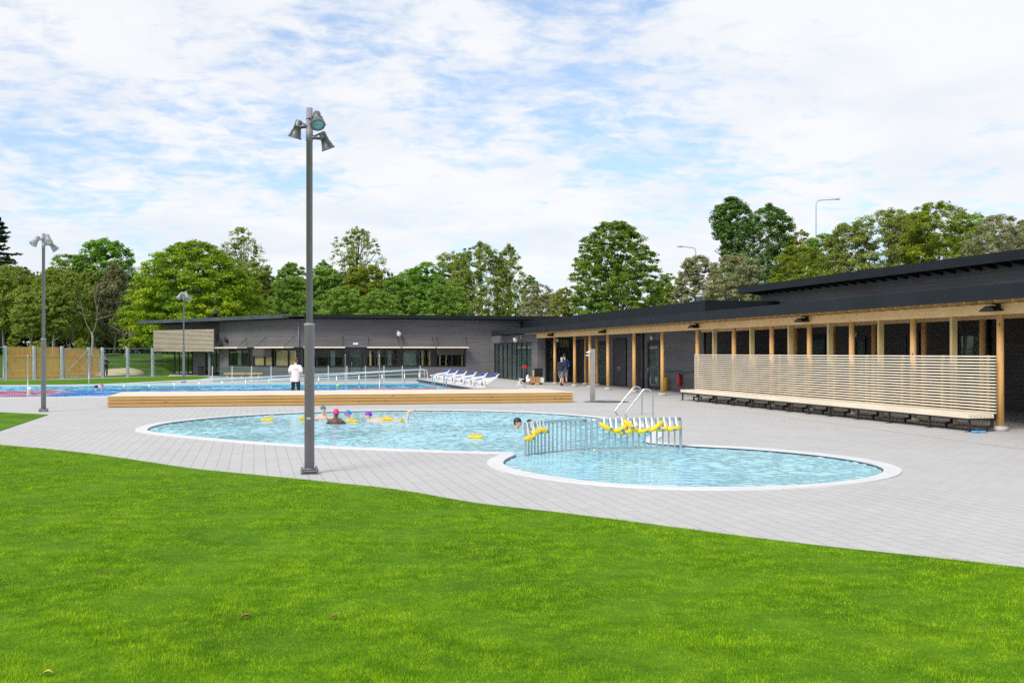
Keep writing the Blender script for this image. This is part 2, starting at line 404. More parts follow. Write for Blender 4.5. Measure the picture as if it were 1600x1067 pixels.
M['water'] = water('pale_pool_water', (0.80, 0.95, 0.98), (0.42, 0.87, 1.0), 1.9, 0.15)
M['water2'] = water('blue_pool_water', (0.55, 0.86, 0.97), (0.11, 0.60, 0.90), 1.5, 0.2)
M['turf'] = turf('lawn_turf', (0.04, 0.12, 0.003), (0.08, 0.20, 0.004), (0.15, 0.28, 0.01))
M['field'] = turf('field_grass', (0.05, 0.11, 0.012), (0.08, 0.16, 0.02), (0.13, 0.2, 0.035))
M['sand'] = plain('sand', (0.62, 0.5, 0.32), 0.95, 0, 0.15, 1.5)
M['grass'] = leaf('grass_blades', (0.085, 0.205, 0.002), (0.24, 0.465, 0.004), (0.50, 0.70, 0.02), 4.2, 0.3, 0.6, 0.04, 0.5, 1.45)
M['pole'] = plain('grey_painted_steel', (0.28, 0.255, 0.30), 0.5, 0.0, 0.1, 2)
M['polelight'] = plain('galvanised_lamp_steel', (0.30, 0.31, 0.34), 0.42, 0.3, 0.12, 3)
M['housing'] = plain('lamp_housing', (0.16, 0.165, 0.175), 0.38, 0.3, 0.15, 6)
M['housing2'] = plain('pale_lamp_housing', (0.34, 0.36, 0.39), 0.35, 0.3, 0.15, 6)
M['lens'] = plain('teal_lens', (0.27, 0.5, 0.66), 0.08, 0.0, 0.25, 9)
M['lens2'] = plain('frosted_lens', (0.55, 0.6, 0.58), 0.15, 0.0, 0.15, 9)
M['inox'] = plain('stainless_steel', (0.62, 0.64, 0.65), 0.22, 1.0, 0.06, 8)
M['inoxdull'] = plain('brushed_steel', (0.52, 0.50, 0.48), 0.38, 0.75, 0.08, 5)
M['bar'] = plain('grey_railing_bar', (0.33, 0.41, 0.44), 0.35, 0.3, 0.08, 5)
M['rail'] = plain('pale_grey_rail', (0.62, 0.66, 0.68), 0.4, 0, 0.05)
M['white'] = plain('white_paint', (0.78, 0.79, 0.8), 0.4, 0, 0.04)
M['galv'] = plain('galvanised_steel', (0.50, 0.55, 0.58), 0.5, 0.2, 0.08)
M['blue'] = plain('blue_pad', (0.035, 0.06, 0.33), 0.5)
M['red'] = plain('red_plastic', (0.62, 0.02, 0.03), 0.4)
M['orange'] = plain('orange_mark', (0.75, 0.12, 0.05), 0.5)
M['yellow'] = plain('yellow_foam', (0.85, 0.55, 0.012), 0.55, 0, 0.1, 8)
M['strap'] = plain('white_strap', (0.82, 0.83, 0.84), 0.6)
M['bluelogo'] = plain('blue_mark', (0.02, 0.22, 0.45), 0.5)
M['ropeblue'] = plain('blue_floats', (0.012, 0.10, 0.55), 0.4)
M['ropered'] = plain('red_floats', (0.70, 0.03, 0.12), 0.4)
M['winglass'] = clear_glass('window_glass', (0.84, 0.9, 0.88), 1.0)
M['glass'] = clear_glass('screen_glass', (0.80, 0.89, 0.87), 0.9)
M['darkroom'] = plain('dark_interior', (0.05, 0.052, 0.05), 0.6)  # gloom of the unlit rooms put into a near-black panel colour
M['tealroom'] = plain('green_grey_interior', (0.15, 0.19, 0.18), 0.5)
M['cardboard'] = plain('cardboard', (0.42, 0.25, 0.12), 0.8, 0, 0.1)
M['palletwood'] = wood('pallet_wood', (0.5, 0.36, 0.2), (0.36, 0.24, 0.12), (1, 3, 3), False)
M['bark'] = plain('bark', (0.11, 0.085, 0.062), 0.9, 0, 0.4, 4, 0.4)
M['birchbark'] = plain('pale_bark', (0.33, 0.29, 0.25), 0.85, 0, 0.35, 5)
M['skin'] = plain('pale_skin', (0.66, 0.43, 0.33), 0.5, 0, 0.06, 10)
M['skin2'] = plain('tanned_skin', (0.52, 0.31, 0.22), 0.5, 0, 0.06, 10)
M['darkskin'] = plain('dark_skin', (0.10, 0.045, 0.03), 0.42, 0, 0.08, 10)
M['hair'] = plain('brown_hair', (0.16, 0.075, 0.03), 0.7, 0, 0.3, 40)
M['greyhair'] = plain('grey_hair', (0.6, 0.58, 0.55), 0.7, 0, 0.2, 40)
M['darkhair'] = plain('dark_hair', (0.02, 0.015, 0.013), 0.6, 0, 0.3, 40)
def fabric(n, c): return plain(n, c, 0.8, 0, 0.08, 14, 0.2)
M['shirt'] = fabric('white_tshirt', (0.80, 0.80, 0.83)); M['trousers'] = fabric('black_trousers', (0.012, 0.013, 0.018))
M['navy'] = fabric('navy_shirt', (0.014, 0.017, 0.035)); M['blueshirt'] = fabric('blue_shirt', (0.012, 0.07, 0.24))
M['greycloth'] = fabric('grey_shorts', (0.2, 0.2, 0.22)); M['shoe'] = fabric('black_shoes', (0.015, 0.015, 0.017))
M['pink'] = plain('pink_cap', (0.85, 0.015, 0.22), 0.4); M['capblue'] = plain('blue_cap', (0.01, 0.20, 0.62), 0.4)
M['purple'] = plain('purple_cap', (0.22, 0.02, 0.42), 0.4); M['capblack'] = plain('black_cap', (0.01, 0.011, 0.014), 0.4)
M['capteal'] = plain('slate_cap', (0.05, 0.10, 0.15), 0.4); M['capgreen'] = plain('green_cap', (0.03, 0.62, 0.14), 0.4)
M['capwhite'] = plain('white_cap', (0.75, 0.8, 0.85), 0.4); M['ballgreen'] = plain('lime_float', (0.45, 0.68, 0.05), 0.5)
M['goggle'] = plain('goggle_blue', (0.10, 0.32, 0.50), 0.15)

# ------------------------------------------------------------------ ground, paving, lawns, pools
def catmull(P, k=6, closed=True):
    n = len(P); out = []
    for i in range(n if closed else n - 1):
        a, b, c, d = (P[(i-1) % n], P[i], P[(i+1) % n], P[(i+2) % n]) if closed else (P[max(i-1,0)], P[i], P[i+1], P[min(i+2,n-1)])
        for j in range(k):
            t = j / k
            out.append(tuple(0.5*((2*b[q]) + (-a[q]+c[q])*t + (2*a[q]-5*b[q]+4*c[q]-d[q])*t*t + (-a[q]+3*b[q]-3*c[q]+d[q])*t**3) for q in (0, 1)))
    if not closed: out.append(P[-1])
    return out
def area(P): return 0.5*sum(P[i][0]*P[(i+1)%len(P)][1] - P[(i+1)%len(P)][0]*P[i][1] for i in range(len(P)))
def offset(P, d):                                   # outward for positive d
    if area(P) < 0: P = P[::-1]
    n = len(P); out = []
    for i in range(n):
        a = Vector(P[i-1]); b = Vector(P[(i+1) % n]); t = (b - a).normalized()
        out.append((P[i][0] + t.y*d, P[i][1] - t.x*d))
    return out
def flat(mb, outer, holes, z):
    pl = [[Vector((p[0], p[1], 0)) for p in outer]] + [[Vector((p[0], p[1], 0)) for p in h] for h in holes]
    tri = tessellate_polygon(pl); pts = [p for q in pl for p in q]
    mb._a([(p.x, p.y, z) for p in pts], [tuple(t) for t in tri]); return mb
def inside(P, x, y):                                # vectorised point-in-polygon
    r = np.zeros(x.shape, bool); n = len(P)
    for i in range(n):
        x1, y1 = P[i]; x2, y2 = P[(i+1) % n]
        if y1 == y2: continue
        r ^= ((y1 > y) != (y2 > y)) & (x < (x2-x1)*(y-y1)/(y2-y1) + x1)
    return r
def ring(mb, A, B, za, zb):
    n = len(A); mb._a([(p[0], p[1], za) for p in A] + [(p[0], p[1], zb) for p in B], [(i, (i+1)%n, n+(i+1)%n, n+i) for i in range(n)])

LEISURE = [(230,672),(239,666.5),(265,661),(300,656.7),(350,652),(400,648.7),(460,645.7),(530,643),(600,641.7),(660,641.2),(720,641.6),(780,643),(840,645.5),
 (890,648.6),(930,652.5),(965,658),(993,664.5),(1011,671.5),(1018,678),(1014,683),(1008,686.5),(1007,689.5),(1014,692),(1034,694),(1060,696),(1100,698),(1150,700.5),
 (1200,704),(1260,709.5),(1310,715.7),(1350,722.5),(1374,729.5),(1381,736),(1370,743.5),(1335,751),(1290,756),(1230,760),(1160,762),(1100,762.2),(1030,760.5),
 (960,756.5),(900,750.5),(850,743.5),(810,735.5),(791,729),(786,724),(790,718.5),(799,714),(804,711),(799,708.4),(780,707),(720,705.7),(660,703.7),(600,701.5),
 (540,699),(480,696),(420,692.4),(370,688.7),(320,684.3),(280,680.2),(250,677),(235,674.6)]
shore = catmull([guv(*p) for p in LEISURE], 4)
if area(shore) < 0: shore = shore[::-1]
rim_out = offset(shore, 0.29)
PU0, PU1, PV0, PV1 = -14.6, 10.25, 52.3, 69.6        # lap pool
cop = 0.4
lap = [(PU0,PV0),(PU1,PV0),(PU1,PV1),(PU0,PV1)]
lap_out = [(PU0-cop,PV0-cop),(PU1,PV0-cop),(PU1,PV1+cop),(PU0-cop,PV1+cop)]

FEN_A, FEN_B = guv(8, 593.6), guv(238.4, 588.2)
fd = Vector((FEN_B[0]-FEN_A[0], FEN_B[1]-FEN_A[1])).normalized()
pave_out = [(-60,-20),(60,-20),(60,125),(-8,125),(FEN_B[0]+fd.x*1.5, FEN_B[1]+fd.y*1.5), (FEN_A[0]-fd.x*45, FEN_A[1]-fd.y*45)]
struct('paving', flat(MB(), pave_out, [rim_out, lap_out], 0.0), M['pave'])

mb = MB()                                            # the terrain rises to a low bank under the woods
nu, nv = 90, 90
us = np.concatenate([np.linspace(-900, -120, 15), np.linspace(-110, 110, 60), np.linspace(120, 900, 15)])
vs_ = np.concatenate([np.linspace(-300, -40, 8), np.linspace(-30, 200, 70), np.linspace(220, 1500, 12)])
P = np.array(pave_out)
gv = []
uu, vv = np.meshgrid(us, vs_)
ins = inside(offset(pave_out, -3.0), uu, vv)
XX = CU*uu - SU*vv; YY = SU*uu + CU*vv
t = np.clip((YY - 97) / 34, 0, 1); zz = -0.03 + 1.75*t*t*(3-2*t)
zz += np.where(t > 0, 0.12*np.sin(uu*0.21)*np.sin(vv*0.17)*t, 0)
zz = np.where(ins, -1.6, zz)
gv = np.stack([uu, vv, zz], -1).reshape(-1, 3).tolist(); w_ = len(us)
mb._a(gv, [(r*w_+c, r*w_+c+1, (r+1)*w_+c+1, (r+1)*w_+c) for r in range(len(vs_)-1) for c in range(w_-1)], True)
struct('ground', mb, M['field'])

# leisure pool
mb = MB(); ring(mb, shore, rim_out, 0.022, 0.022); ring(mb, rim_out, offset(shore, 0.292), 0.022, -0.05); ring(mb, offset(shore, -0.002), shore, 0.0, 0.022)
struct('pool_rim', mb, M['rim'])
mb = MB(); ring(mb, shore, offset(shore, -0.025), 0.003, -0.012); ring(mb, offset(shore, -0.025), offset(shore, -0.04), -0.012, -0.14)
struct('pool_gutter', mb, M['gutter'])
mb = MB(); ring(mb, offset(shore, -0.03), offset(shore, -0.10), -0.12, -0.75); flat(mb, offset(shore, -0.09), [], -0.75)
struct('pool_basin', mb, M['basin'])
WZ = -0.022
def ripples(name, poly, z, step, amp, mat, seed, l0=0.10, l1=6.0):
    """a water surface with real wavelets: many crossing trains of short waves"""
    g = np.random.default_rng(seed); Pn = np.array(poly)
    us = np.arange(Pn[:,0].min(), Pn[:,0].max()+step, step); vs = np.arange(Pn[:,1].min(), Pn[:,1].max()+step, step)
    U, V = np.meshgrid(us, vs); Z = np.zeros_like(U)
    Uw = U + 0.25*np.sin(V*1.3+U*0.4) + 0.1*np.sin(V*3.7+1); Vw = V + 0.25*np.sin(U*1.1-V*0.5) + 0.1*np.sin(U*3.1+2)
    for k in range(34):
        lam = l0 * l1**g.random(); a = g.normal(1.25, 0.75); ph = g.random()*6.28
        Z += lam**1.05*np.sin((Uw*np.cos(a)+Vw*np.sin(a))*6.283/lam + ph)
    env = 0.75 + 0.35*np.sin(U*0.5+np.sin(V*0.33)*2)*np.sin(V*0.6+1.0)
    Z *= env; Z *= amp/np.std(Z)
    ok = inside(poly, U, V); idx = -np.ones(U.shape, int)
    q = ok[:-1,:-1] & ok[1:,:-1] & ok[:-1,1:] & ok[1:,1:]
    use = np.zeros_like(ok); use[:-1,:-1] |= q; use[1:,:-1] |= q; use[:-1,1:] |= q; use[1:,1:] |= q
    idx[use] = np.arange(use.sum())
    co = np.stack([U[use], V[use], Z[use]+z], -1)
    F = np.stack([idx[:-1,:-1][q], idx[:-1,1:][q], idx[1:,1:][q], idx[1:,:-1][q]], -1)
    me = bpy.data.meshes.new(name); me.vertices.add(len(co)); me.vertices.foreach_set('co', co.astype(np.float32).ravel())
    me.loops.add(F.size); me.loops.foreach_set('vertex_index', F.astype(np.int32).ravel())
    me.polygons.add(len(F)); me.polygons.foreach_set('loop_start', np.arange(0, F.size, 4, dtype=np.int32)); me.polygons.foreach_set('loop_total', np.full(len(F), 4, dtype=np.int32))
    me.polygons.foreach_set('use_smooth', np.ones(len(F), bool)); me.update(calc_edges=True); me.validate(); me.materials.append(mat)
    o = bpy.data.objects.new(name, me); COL.objects.link(o); o.rotation_euler = (0, 0, TH); o['kind'] = 'structure'; return o
ripples('pool_water', offset(shore, -0.01), WZ, 0.026, 0.0029, M['water'], 5, 0.08, 5.0)
# lap pool
mb = MB(); flat(mb, lap_out, [lap], 0.02); ring(mb, lap_out, offset(lap_out, 0.001), 0.02, -0.05)
struct('lap_pool_rim', mb, M['rim'])
mb = MB(); ring(mb, lap, offset(lap, -0.01), 0.02, -1.4); flat(mb, lap, [], -1.4)
struct('lap_pool_basin', mb, M['basin2'])
ripples('lap_pool_water', offset(lap, 0.1), -0.035, 0.07, 0.009, M['water2'], 6, 0.25, 5.0)
# pale drain line in the paving
a, b = guv(1062, 629), guv(1600, 701.5)
d = Vector((b[0]-a[0], b[1]-a[1])); n = Vector((-d.y, d.x)).normalized()*0.07; a = Vector(a); b = Vector(b) + d*0.5
mb = MB(); mb._a([(*(a-n), 0.004), (*(b-n), 0.004), (*(b+n), 0.004), (*(a+n), 0.004)], [(0,1,2,3)])
struct('drain_line', mb, M['concrete'])
# shower drain, wet and dark
mb = MB(); cu, cv = guv(958, 627); mb.lathe([(0.0, 0.0), (0.95, 0.0), (0.9, 0.004), (0.0, 0.004)], (cu-0.4, cv-0.3, 0.003), n=28)
M['wet'] = plain('wet_paving', (0.10, 0.095, 0.09), 0.3, 0, 0.4, 1.2)
struct('wet_patch', mb, M['wet'])

# lawns
LAWN = [(0,695.5),(100,704.5),(200,717.5),(300,732.5),(400,742.5),(500,752.5),(620,765.5),(740,786),(860,800),(980,815),(1100,831),(1200,843.5),(1300,855.5),(1400,866),(1500,877),(1600,888)]
edge = catmull([guv(*p) for p in LAWN], 3, False)
e0, e1 = Vector(edge[0]), Vector(edge[-1])
left = UV(gxy(0,695.5)[0]-22, gxy(0,695.5)[1]+2.0); right = UV(gxy(1600,888)[0]+12, gxy(1600,888)[1]-5.5)
lawn1 = [left] + edge + [right, UV(30, -14), UV(-45, -14)]
struct('lawn', flat(MB(), lawn1, [], 0.012), M['turf'])
lawn2 = [guv(-260, 640), guv(0, 644.3), guv(76, 648), guv(0, 673.5), guv(-260, 740)]
struct('side_lawn', flat(MB(), lawn2, [], 0.012), M['turf'])
l3 = [(-120,594.6),(0,594.4),(100,592.8),(180,590.6),(240,588.8),(300,587.4),(322,588.2),(329,590),(300,594),(260,597.6),(180,599.6),(100,600.6),(0,601.3),(-120,602)]
lawn3 = [guv(*p) for p in l3]
struct('far_lawn', flat(MB(), lawn3, [], 0.012), M['turf'])

def blades(name, poly, kfun, y0, y1, seed):
    """short mown grass: single bent blades, denser where one stands close to it"""
    g = np.random.default_rng(seed); out = []
    P = [W(*p) for p in poly]
    n, hw = kfun
    Y = y0 * (y1/y0) ** g.random(n)                      # density falls as 1 / distance
    X = (g.random(n)*2-1) * (0.56*Y + 1.5)
    ok = inside(P, X, Y); X = X[ok]; Y = Y[ok]; m = len(X)
    h = (0.010 + 0.020*g.random(m)**1.3) ; w = 0.0012 + 0.00027*Y*(0.7+0.6*g.random(m))
    a = g.random(m)*2*np.pi; ln = g.random(m)*0.9
    b = a + np.pi/2 + (g.random(m)-0.5)
    # tufting: heights vary in soft patches
    h *= 0.8 + 0.45*np.sin(X*3.1 + 2*np.sin(Y*1.7))*np.sin(Y*2.3 + np.sin(X*2.2))
    dx, dy = np.cos(a)*w/2, np.sin(a)*w/2
    tx, ty = np.cos(b)*h*ln, np.sin(b)*h*ln
    z0 = np.full(m, 0.011)
    A = np.stack([X-dx, Y-dy, z0], -1); B = np.stack([X+dx, Y+dy, z0], -1); C = np.stack([X+tx, Y+ty, z0+h], -1)
    V = np.stack([A, B, C], 1).reshape(-1, 3)
    o = bpy.data.objects.new(name, big_mesh(name, V, 3, M['grass'])); COL.objects.link(o); o['kind'] = 'stuff'
    return o
blades('grass', lawn1, (1250000, 1), 5.2, 25.0, 3)
blades('side_grass', lawn2, (60000, 1), 24.0, 38.0, 4)
blades('far_grass', lawn3, (60000, 1), 60.0, 92.0, 5)
# sand bank and path beyond the fence
mb = MB()
for px, Y, w_, h_ in ((176, 97, 1.5, 0.45), (186, 99, 2.2, 0.62), (197, 98, 1.7, 0.68)):
    u_, v_ = UV((px-800)/FPX*Y, Y); mb.ell((u_, v_, -0.05), (w_, 1.5, h_), 24, 12)
struct('sand_bank', mb, M['sand'])

# ------------------------------------------------------------------ far wing: long dark building beyond the lap pool
def frame(u0, v0, tu, tv, du, dv): return lambda x, d, z: (u0 + tu*x + du*d, v0 + tv*x + dv*d, z)
KU, KV = 3.3, 86.0
FR = frame(KU, KV, 1, 0, 0, 1)                        # straight part: x to the right of the bend, d into the building
FL = frame(KU, KV, -0.519, 0.8548, 0.8548, 0.519)     # bent part: x to the left of the bend
def xr(px): return u_on(px, KV) - KU
def xl(px):
    d = (px - 800)/FPX; a = W(KU, KV); tx = CU*-0.519 - SU*0.8548; ty = SU*-0.519 + CU*0.8548
    return (a[0] - d*a[1])/(d*ty - tx)
ZR = 4.92
far = thing('poolside_building', 'long low dark timber building with strip windows and thin awnings beyond the lap pool', 'building', KU, KV)
XE = xl(238); XG = xl(343)                            # left end, and where the glazed corner room begins
mb = MB(FR)
mb.box(0, 16.0, 0, 0.3, 2.42, ZR-0.3); mb.box(0, 16.0, 0, 0.3, 0, 0.86)
mb.box(xr(728), 16.0, 0, 0.3, 0.86, 2.42); mb.box(0, 24.0, 8.0, 8.2, 0, ZR-0.3); mb.box(16.0, 24.0, 0.0, 0.3, 0, ZR-0.3)
part('wall', mb, M['clad'], far)
mb = MB(FL)
mb.box(0, XG, 0, 0.3, 2.42, ZR-0.3); mb.box(0, XG, 0, 0.3, 0, 0.86); mb.box(xl(357), XG, 0, 0.3, 0.86, 2.42)
mb.box(XG-0.2, XE, 1.2, 1.5, 2.5, ZR-0.3); mb.box(XG-0.3, XG-0.002, 0.3, 1.5, 0, ZR-0.3)
mb.box(xl(302), xl(282), 1.2, 1.5, 0, 2.5); mb.box(0, XE, 8.0, 8.2, 0, ZR-0.3)
part('wall', mb, M['clad'], far)
mb = MB(FR); mb.box(-1.2, 21, -1.1, 9, ZR-0.12, ZR-0.08)
part('roof', mb, M['roofing'], far)
mb = MB(FL); mb.box(-1.0, XE+0.6, -1.05, 9, ZR-0.125, ZR-0.085)
part('roof', mb, M['roofing'], far)
mb = MB(FR); mb.box(0.45, 21, -1.15, -1.1, ZR-0.26, ZR+0.02)
part('roof_edge', mb, M['fascia'], far)
M['zinc'] = plain('weathered_zinc_edge', (0.055, 0.075, 0.085), 0.4, 0.2, 0.35, 0.8)
mb = MB(FL); mb.box(-0.44, XE+0.6, -1.12, -1.07, ZR-0.26, ZR+0.03); mb.box(XE+0.6, XE+0.66, -1.12, 9, ZR-0.26, ZR+0.03)
part('roof_edge', mb, M['zinc'], far)
mb = MB(FR)
for k in range(34): mb.box(0.5+k*0.6, 0.56+k*0.6, -1.05, 0.0, ZR-0.28, ZR-0.13)
part('rafter_ends', mb, M['black'], far)
mb = MB(FL)
for k in range(36): mb.box(0.5+k*0.62, 0.56+k*0.62, -1.0, 0.0, ZR-0.28, ZR-0.13)
part('rafter_ends', mb, M['black'], far)
mb = MB(FR); mb.tube([(0.06, -0.1, 2.4), (0.06, -0.1, ZR-0.3)], 0.055, 8); part('downpipe', mb, M['pole'], far)
# unlit rooms behind the glass, their darkness put into the wall colour
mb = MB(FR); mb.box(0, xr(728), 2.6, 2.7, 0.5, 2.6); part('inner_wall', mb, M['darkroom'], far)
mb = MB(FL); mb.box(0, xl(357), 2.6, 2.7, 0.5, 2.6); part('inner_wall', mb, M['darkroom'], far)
def window(F, x0, x1, z0, z1, mull=(), back=None, blind=0.0, d=0.06, th=0.08, t=None):
    t = t or far
    x0, x1 = min(x0, x1), max(x0, x1)
    mb = MB(F); w = 0.07
    mb.box(x0, x1, d-0.04, d+0.05, z0, z0+w); mb.box(x0, x1, d-0.04, d+0.05, z1-w, z1)
    xs = [x0] + [x0 + (x1-x0)*q for q in mull] + [x1]
    mb.box(x0, x0+w, d-0.04, d+0.05, z0+w, z1-w); mb.box(x1-w, x1, d-0.04, d+0.05, z0+w, z1-w)
    for q in xs[1:-1]: mb.box(q-w*0.7, q+w*0.7, d-0.04, d+0.05, z0+w, z1-w)
    wn = part('window', mb, M['black'], t)
    part('pane', MB(F).box(x0+w*0.5, x1-w*0.5, d-0.005, d+0.005, z0+w*0.5, z1-w*0.5), M['winglass'], t, wn)
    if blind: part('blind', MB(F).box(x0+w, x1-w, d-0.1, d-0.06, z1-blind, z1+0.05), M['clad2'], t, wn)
    if back:
        for q0, q1, mt in back:
            part('room_panel' if mt != 'darkroom' else 'inner_panel', MB(F).box(x0+(x1-x0)*q0, x0+(x1-x0)*q1, d+0.09, d+0.11, z0+0.02, z1-0.02), M[mt], t, wn)  # room walls drawn as panels set close behind the glass to catch daylight
    return wn
z0, z1 = 0.90, 2.25
mb = MB(FR); mb.box(0.0, xr(728), 0.12, 0.2, 2.25, 2.42); mb.box(0, xr(728), 0.12, 0.2, 0.86, 0.9)
for a, b in ((0, xr(474)), (xr(536), xr(545)), (xr(566), xr(572)), (xr(622), xr(628)), (xr(675), xr(681)), (xr(726), xr(728))): mb.box(a, b, 0.12, 0.2, 0.9, 2.25)
part('window_surround', mb, M['black'], far)
mb = MB(FL); mb.box(0, xl(357), 0.12, 0.2, 2.25, 2.42); mb.box(0, xl(357), 0.12, 0.2, 0.86, 0.9)
for a, b in ((xl(463), 0.0), (xl(428), xl(426)), (xl(395), xl(388))): mb.box(min(a,b), max(a,b), 0.12, 0.2, 0.9, 2.25)
part('window_surround', mb, M['black'], far)
window(FR, xr(475), xr(536), z0, z1, (0.33, 0.62), [(0.68, 0.8, 'tealroom')])
window(FR, xr(572.5), xr(622), z0, z1, (0.28, 0.6), [(0.10, 0.16, 'timberin'), (0.36, 0.44, 'timberin'), (0.66, 0.8, 'tealroom')])
window(FR, xr(628.5), xr(675), z0, z1, (0.5, 0.58), [(0.03, 0.48, 'tealroom'), (0.66, 0.72, 'timberin'), (0.9, 0.96, 'timberin')])
window(FR, xr(681.5), xr(726), z0, z1, (0.55,), [(0.12, 0.16, 'timberin'), (0.34, 0.37, 'timberin'), (0.9, 0.94, 'timberin')], 0.42)
window(FL, xl(463), xl(428), z0, z1, (0.38,), [(0.02, 0.36, 'timberin'), (0.4, 0.97, 'timberin')])
window(FL, xl(425), xl(395), z0, z1, (0.42,), [(0.03, 0.4, 'timberin'), (0.46, 0.97, 'timberin')], 0.55)
window(FL, xl(388), xl(357), z0, z1, (0.35,), [(0.38, 0.6, 'tealroom')])
# glazed door in the strip
mb = MB(FR); xa, xb = xr(545.5), xr(565.5)
mb.box(xa, xa+0.09, 0.0, 0.1, 0.0, 2.25); mb.box(xb-0.09, xb, 0.0, 0.1, 0.0, 2.25); mb.box(xa+0.09, xb-0.09, 0.0, 0.1, 2.15, 2.25); mb.box(xa+0.09, xb-0.09, 0.0, 0.1, 0.0, 0.15)
dr = part('door', mb, M['black'], far)
part('pane', MB(FR).box(xa+0.05, xb-0.05, 0.03, 0.04, 0.1, 2.2), M['winglass'], far, dr)
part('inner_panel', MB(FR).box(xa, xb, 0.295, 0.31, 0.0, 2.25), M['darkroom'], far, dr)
part('handle', MB(FR).tube([(xa+0.2, -0.05, 0.9), (xa+0.2, -0.05, 1.3)], 0.02, 6), M['inox'], far, dr)
# awnings on thin rods
def awning(F, x0, x1, reach=0.95):
    x0, x1 = min(x0, x1), max(x0, x1)
    mb = MB(F)
    for k in range(8): mb.box(x0, x1, -reach+0.01+k*reach/8, -reach+0.07+k*reach/8, 2.37, 2.45)
    mb.box(x0, x1, -reach-0.03, -reach, 2.36, 2.46)
    aw = part('awning', mb, M['slat'], far)
    for x in (x0+0.1, x1-0.1): part('rod', MB(F).tube([(x, -reach+0.1, 2.45), (x, 0.0, 3.25)], 0.02, 6).tube([(x, -reach, 2.34), (x, 0, 2.34)], 0.025, 6), M['steelblack'], far, aw)
for a, b in ((474, 537.5), (573, 623.5), (627, 677), (680.5, 729)): awning(FR, xr(a), xr(b))
awning(FL, xl(460), xl(414)); awning(FL, xl(387), xl(345))
# glazed corner room and its slatted sun screen
for a, b in ((343, 302), (282, 254)):
    x0, x1 = xl(a), xl(b); mb = MB(FL); n = 5 if a == 343 else 4
    for k in range(n+1): x = x0 + (x1-x0)*k/n; mb.box(x-0.05, x+0.05, 1.15, 1.25, 0.05, 2.5)
    mb.box(x0, x1, 1.16, 1.24, 0.0, 0.12); mb.box(x0, x1, 1.16, 1.24, 2.4, 2.5)
    g = part('glazing', mb, M['black'], far)
    part('pane', MB(FL).box(x0, x1, 1.195, 1.205, 0.1, 2.45), M['winglass'], far, g)
part('inner_wall', MB(FL).box(XG, xl(248), 3.4, 3.5, 0.0, 2.6), M['tealroom'], far)
for p_, d_ in ((318, 0.6), (275, 0.8)): part('column', MB(FL).tube([(xl(p_), d_, 0), (xl(p_), d_, 2.6)], 0.13, 10), M['galv'], far)
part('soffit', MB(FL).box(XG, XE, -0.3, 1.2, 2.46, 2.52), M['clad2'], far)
# sun screen faces the pool squarely
s0 = Vector(gxy(240, 586)); 
ds = 97.0
SA, SB = UV((240-800)/FPX*97, 97), UV((334-800)/FPX*91.5, 91.5)
sv = Vector((SB[0]-SA[0], SB[1]-SA[1])); sl = sv.length; sv.normalize()
FS = frame(SA[0], SA[1], sv.x, sv.y, -sv.y, sv.x)
mb = MB(FS); zb, zt = 2.12, 4.0
for k in range(17): zz_ = zb + (zt-zb)*k/17; mb.box(0, sl, -0.02, 0.03, zz_, zz_+0.058)
scn = part('sun_screen', mb, M['slat2'], far)
mb = MB(FS)
for k in range(7): mb.box(sl*k/6-0.03, sl*k/6+0.03, 0.035, 0.1, zb, zt)
mb.box(0, sl, 0.12, 0.14, zb, zt)
part('screen_frame', mb, M['clad2'], far, scn)
# flue, dome cameras, emergency sign are lifted onto the building as things of their own
u_, v_ = FL(xl(289), 3.0, 0)[:2]
single('roof_flue', MB().lathe([(0.16, 4.8), (0.16, 5.5), (0.3, 5.5), (0.3, 5.62), (0.12, 5.75), (0.1, 5.95), (0.0, 6.0)], (u_, v_, 0), n=14), M['steelblack'], 'short black metal flue on the far building roof, before the bright maple', 'flue', u_, v_)

def camera_dome(u, v, z, lab, mat, arm):
    t = thing('security_camera', lab, 'camera', u, v, z, 'security cameras on the walls')
    a = Vector(arm)
    part('bracket', MB().box(u-0.07, u+0.07, v-0.02, v+0.02, z+0.02, z+0.22).tube([(u, v, z+0.12), (u+a.x*0.6, v+a.y*0.6, z+0.14), (u+a.x, v+a.y, z+0.06)], 0.035, 8), mat, t)
    part('dome', MB().ell((u+a.x, v+a.y, z-0.1), (0.16, 0.16, 0.16)).lathe([(0.17, -0.02), (0.17, 0.12), (0.05, 0.16)], (u+a.x, v+a.y, z-0.08)), mat, t)
u_, v_ = u_on(622, KV), KV-0.02; camera_dome(u_, v_, 3.55, 'white domed security camera alone on the upper wall of the far building', M['white'], (0, -0.45, 0))
u_, v_ = FL(xl(352), -0.02, 0)[:2]; camera_dome(u_, v_, z_at(u_, v_, 531), 'small dark security camera beside the slatted sun screen', M['steelblack'], (0.1, -0.4, 0))
u_ = u_on(555.5, KV); single('exit_sign', MB().bbox(u_-0.2, u_+0.2, KV-0.08, KV-0.001, 2.62, 2.78), M['white'], 'small white sign box above the glazed door of the far building', 'sign', u_, KV, 2.6)

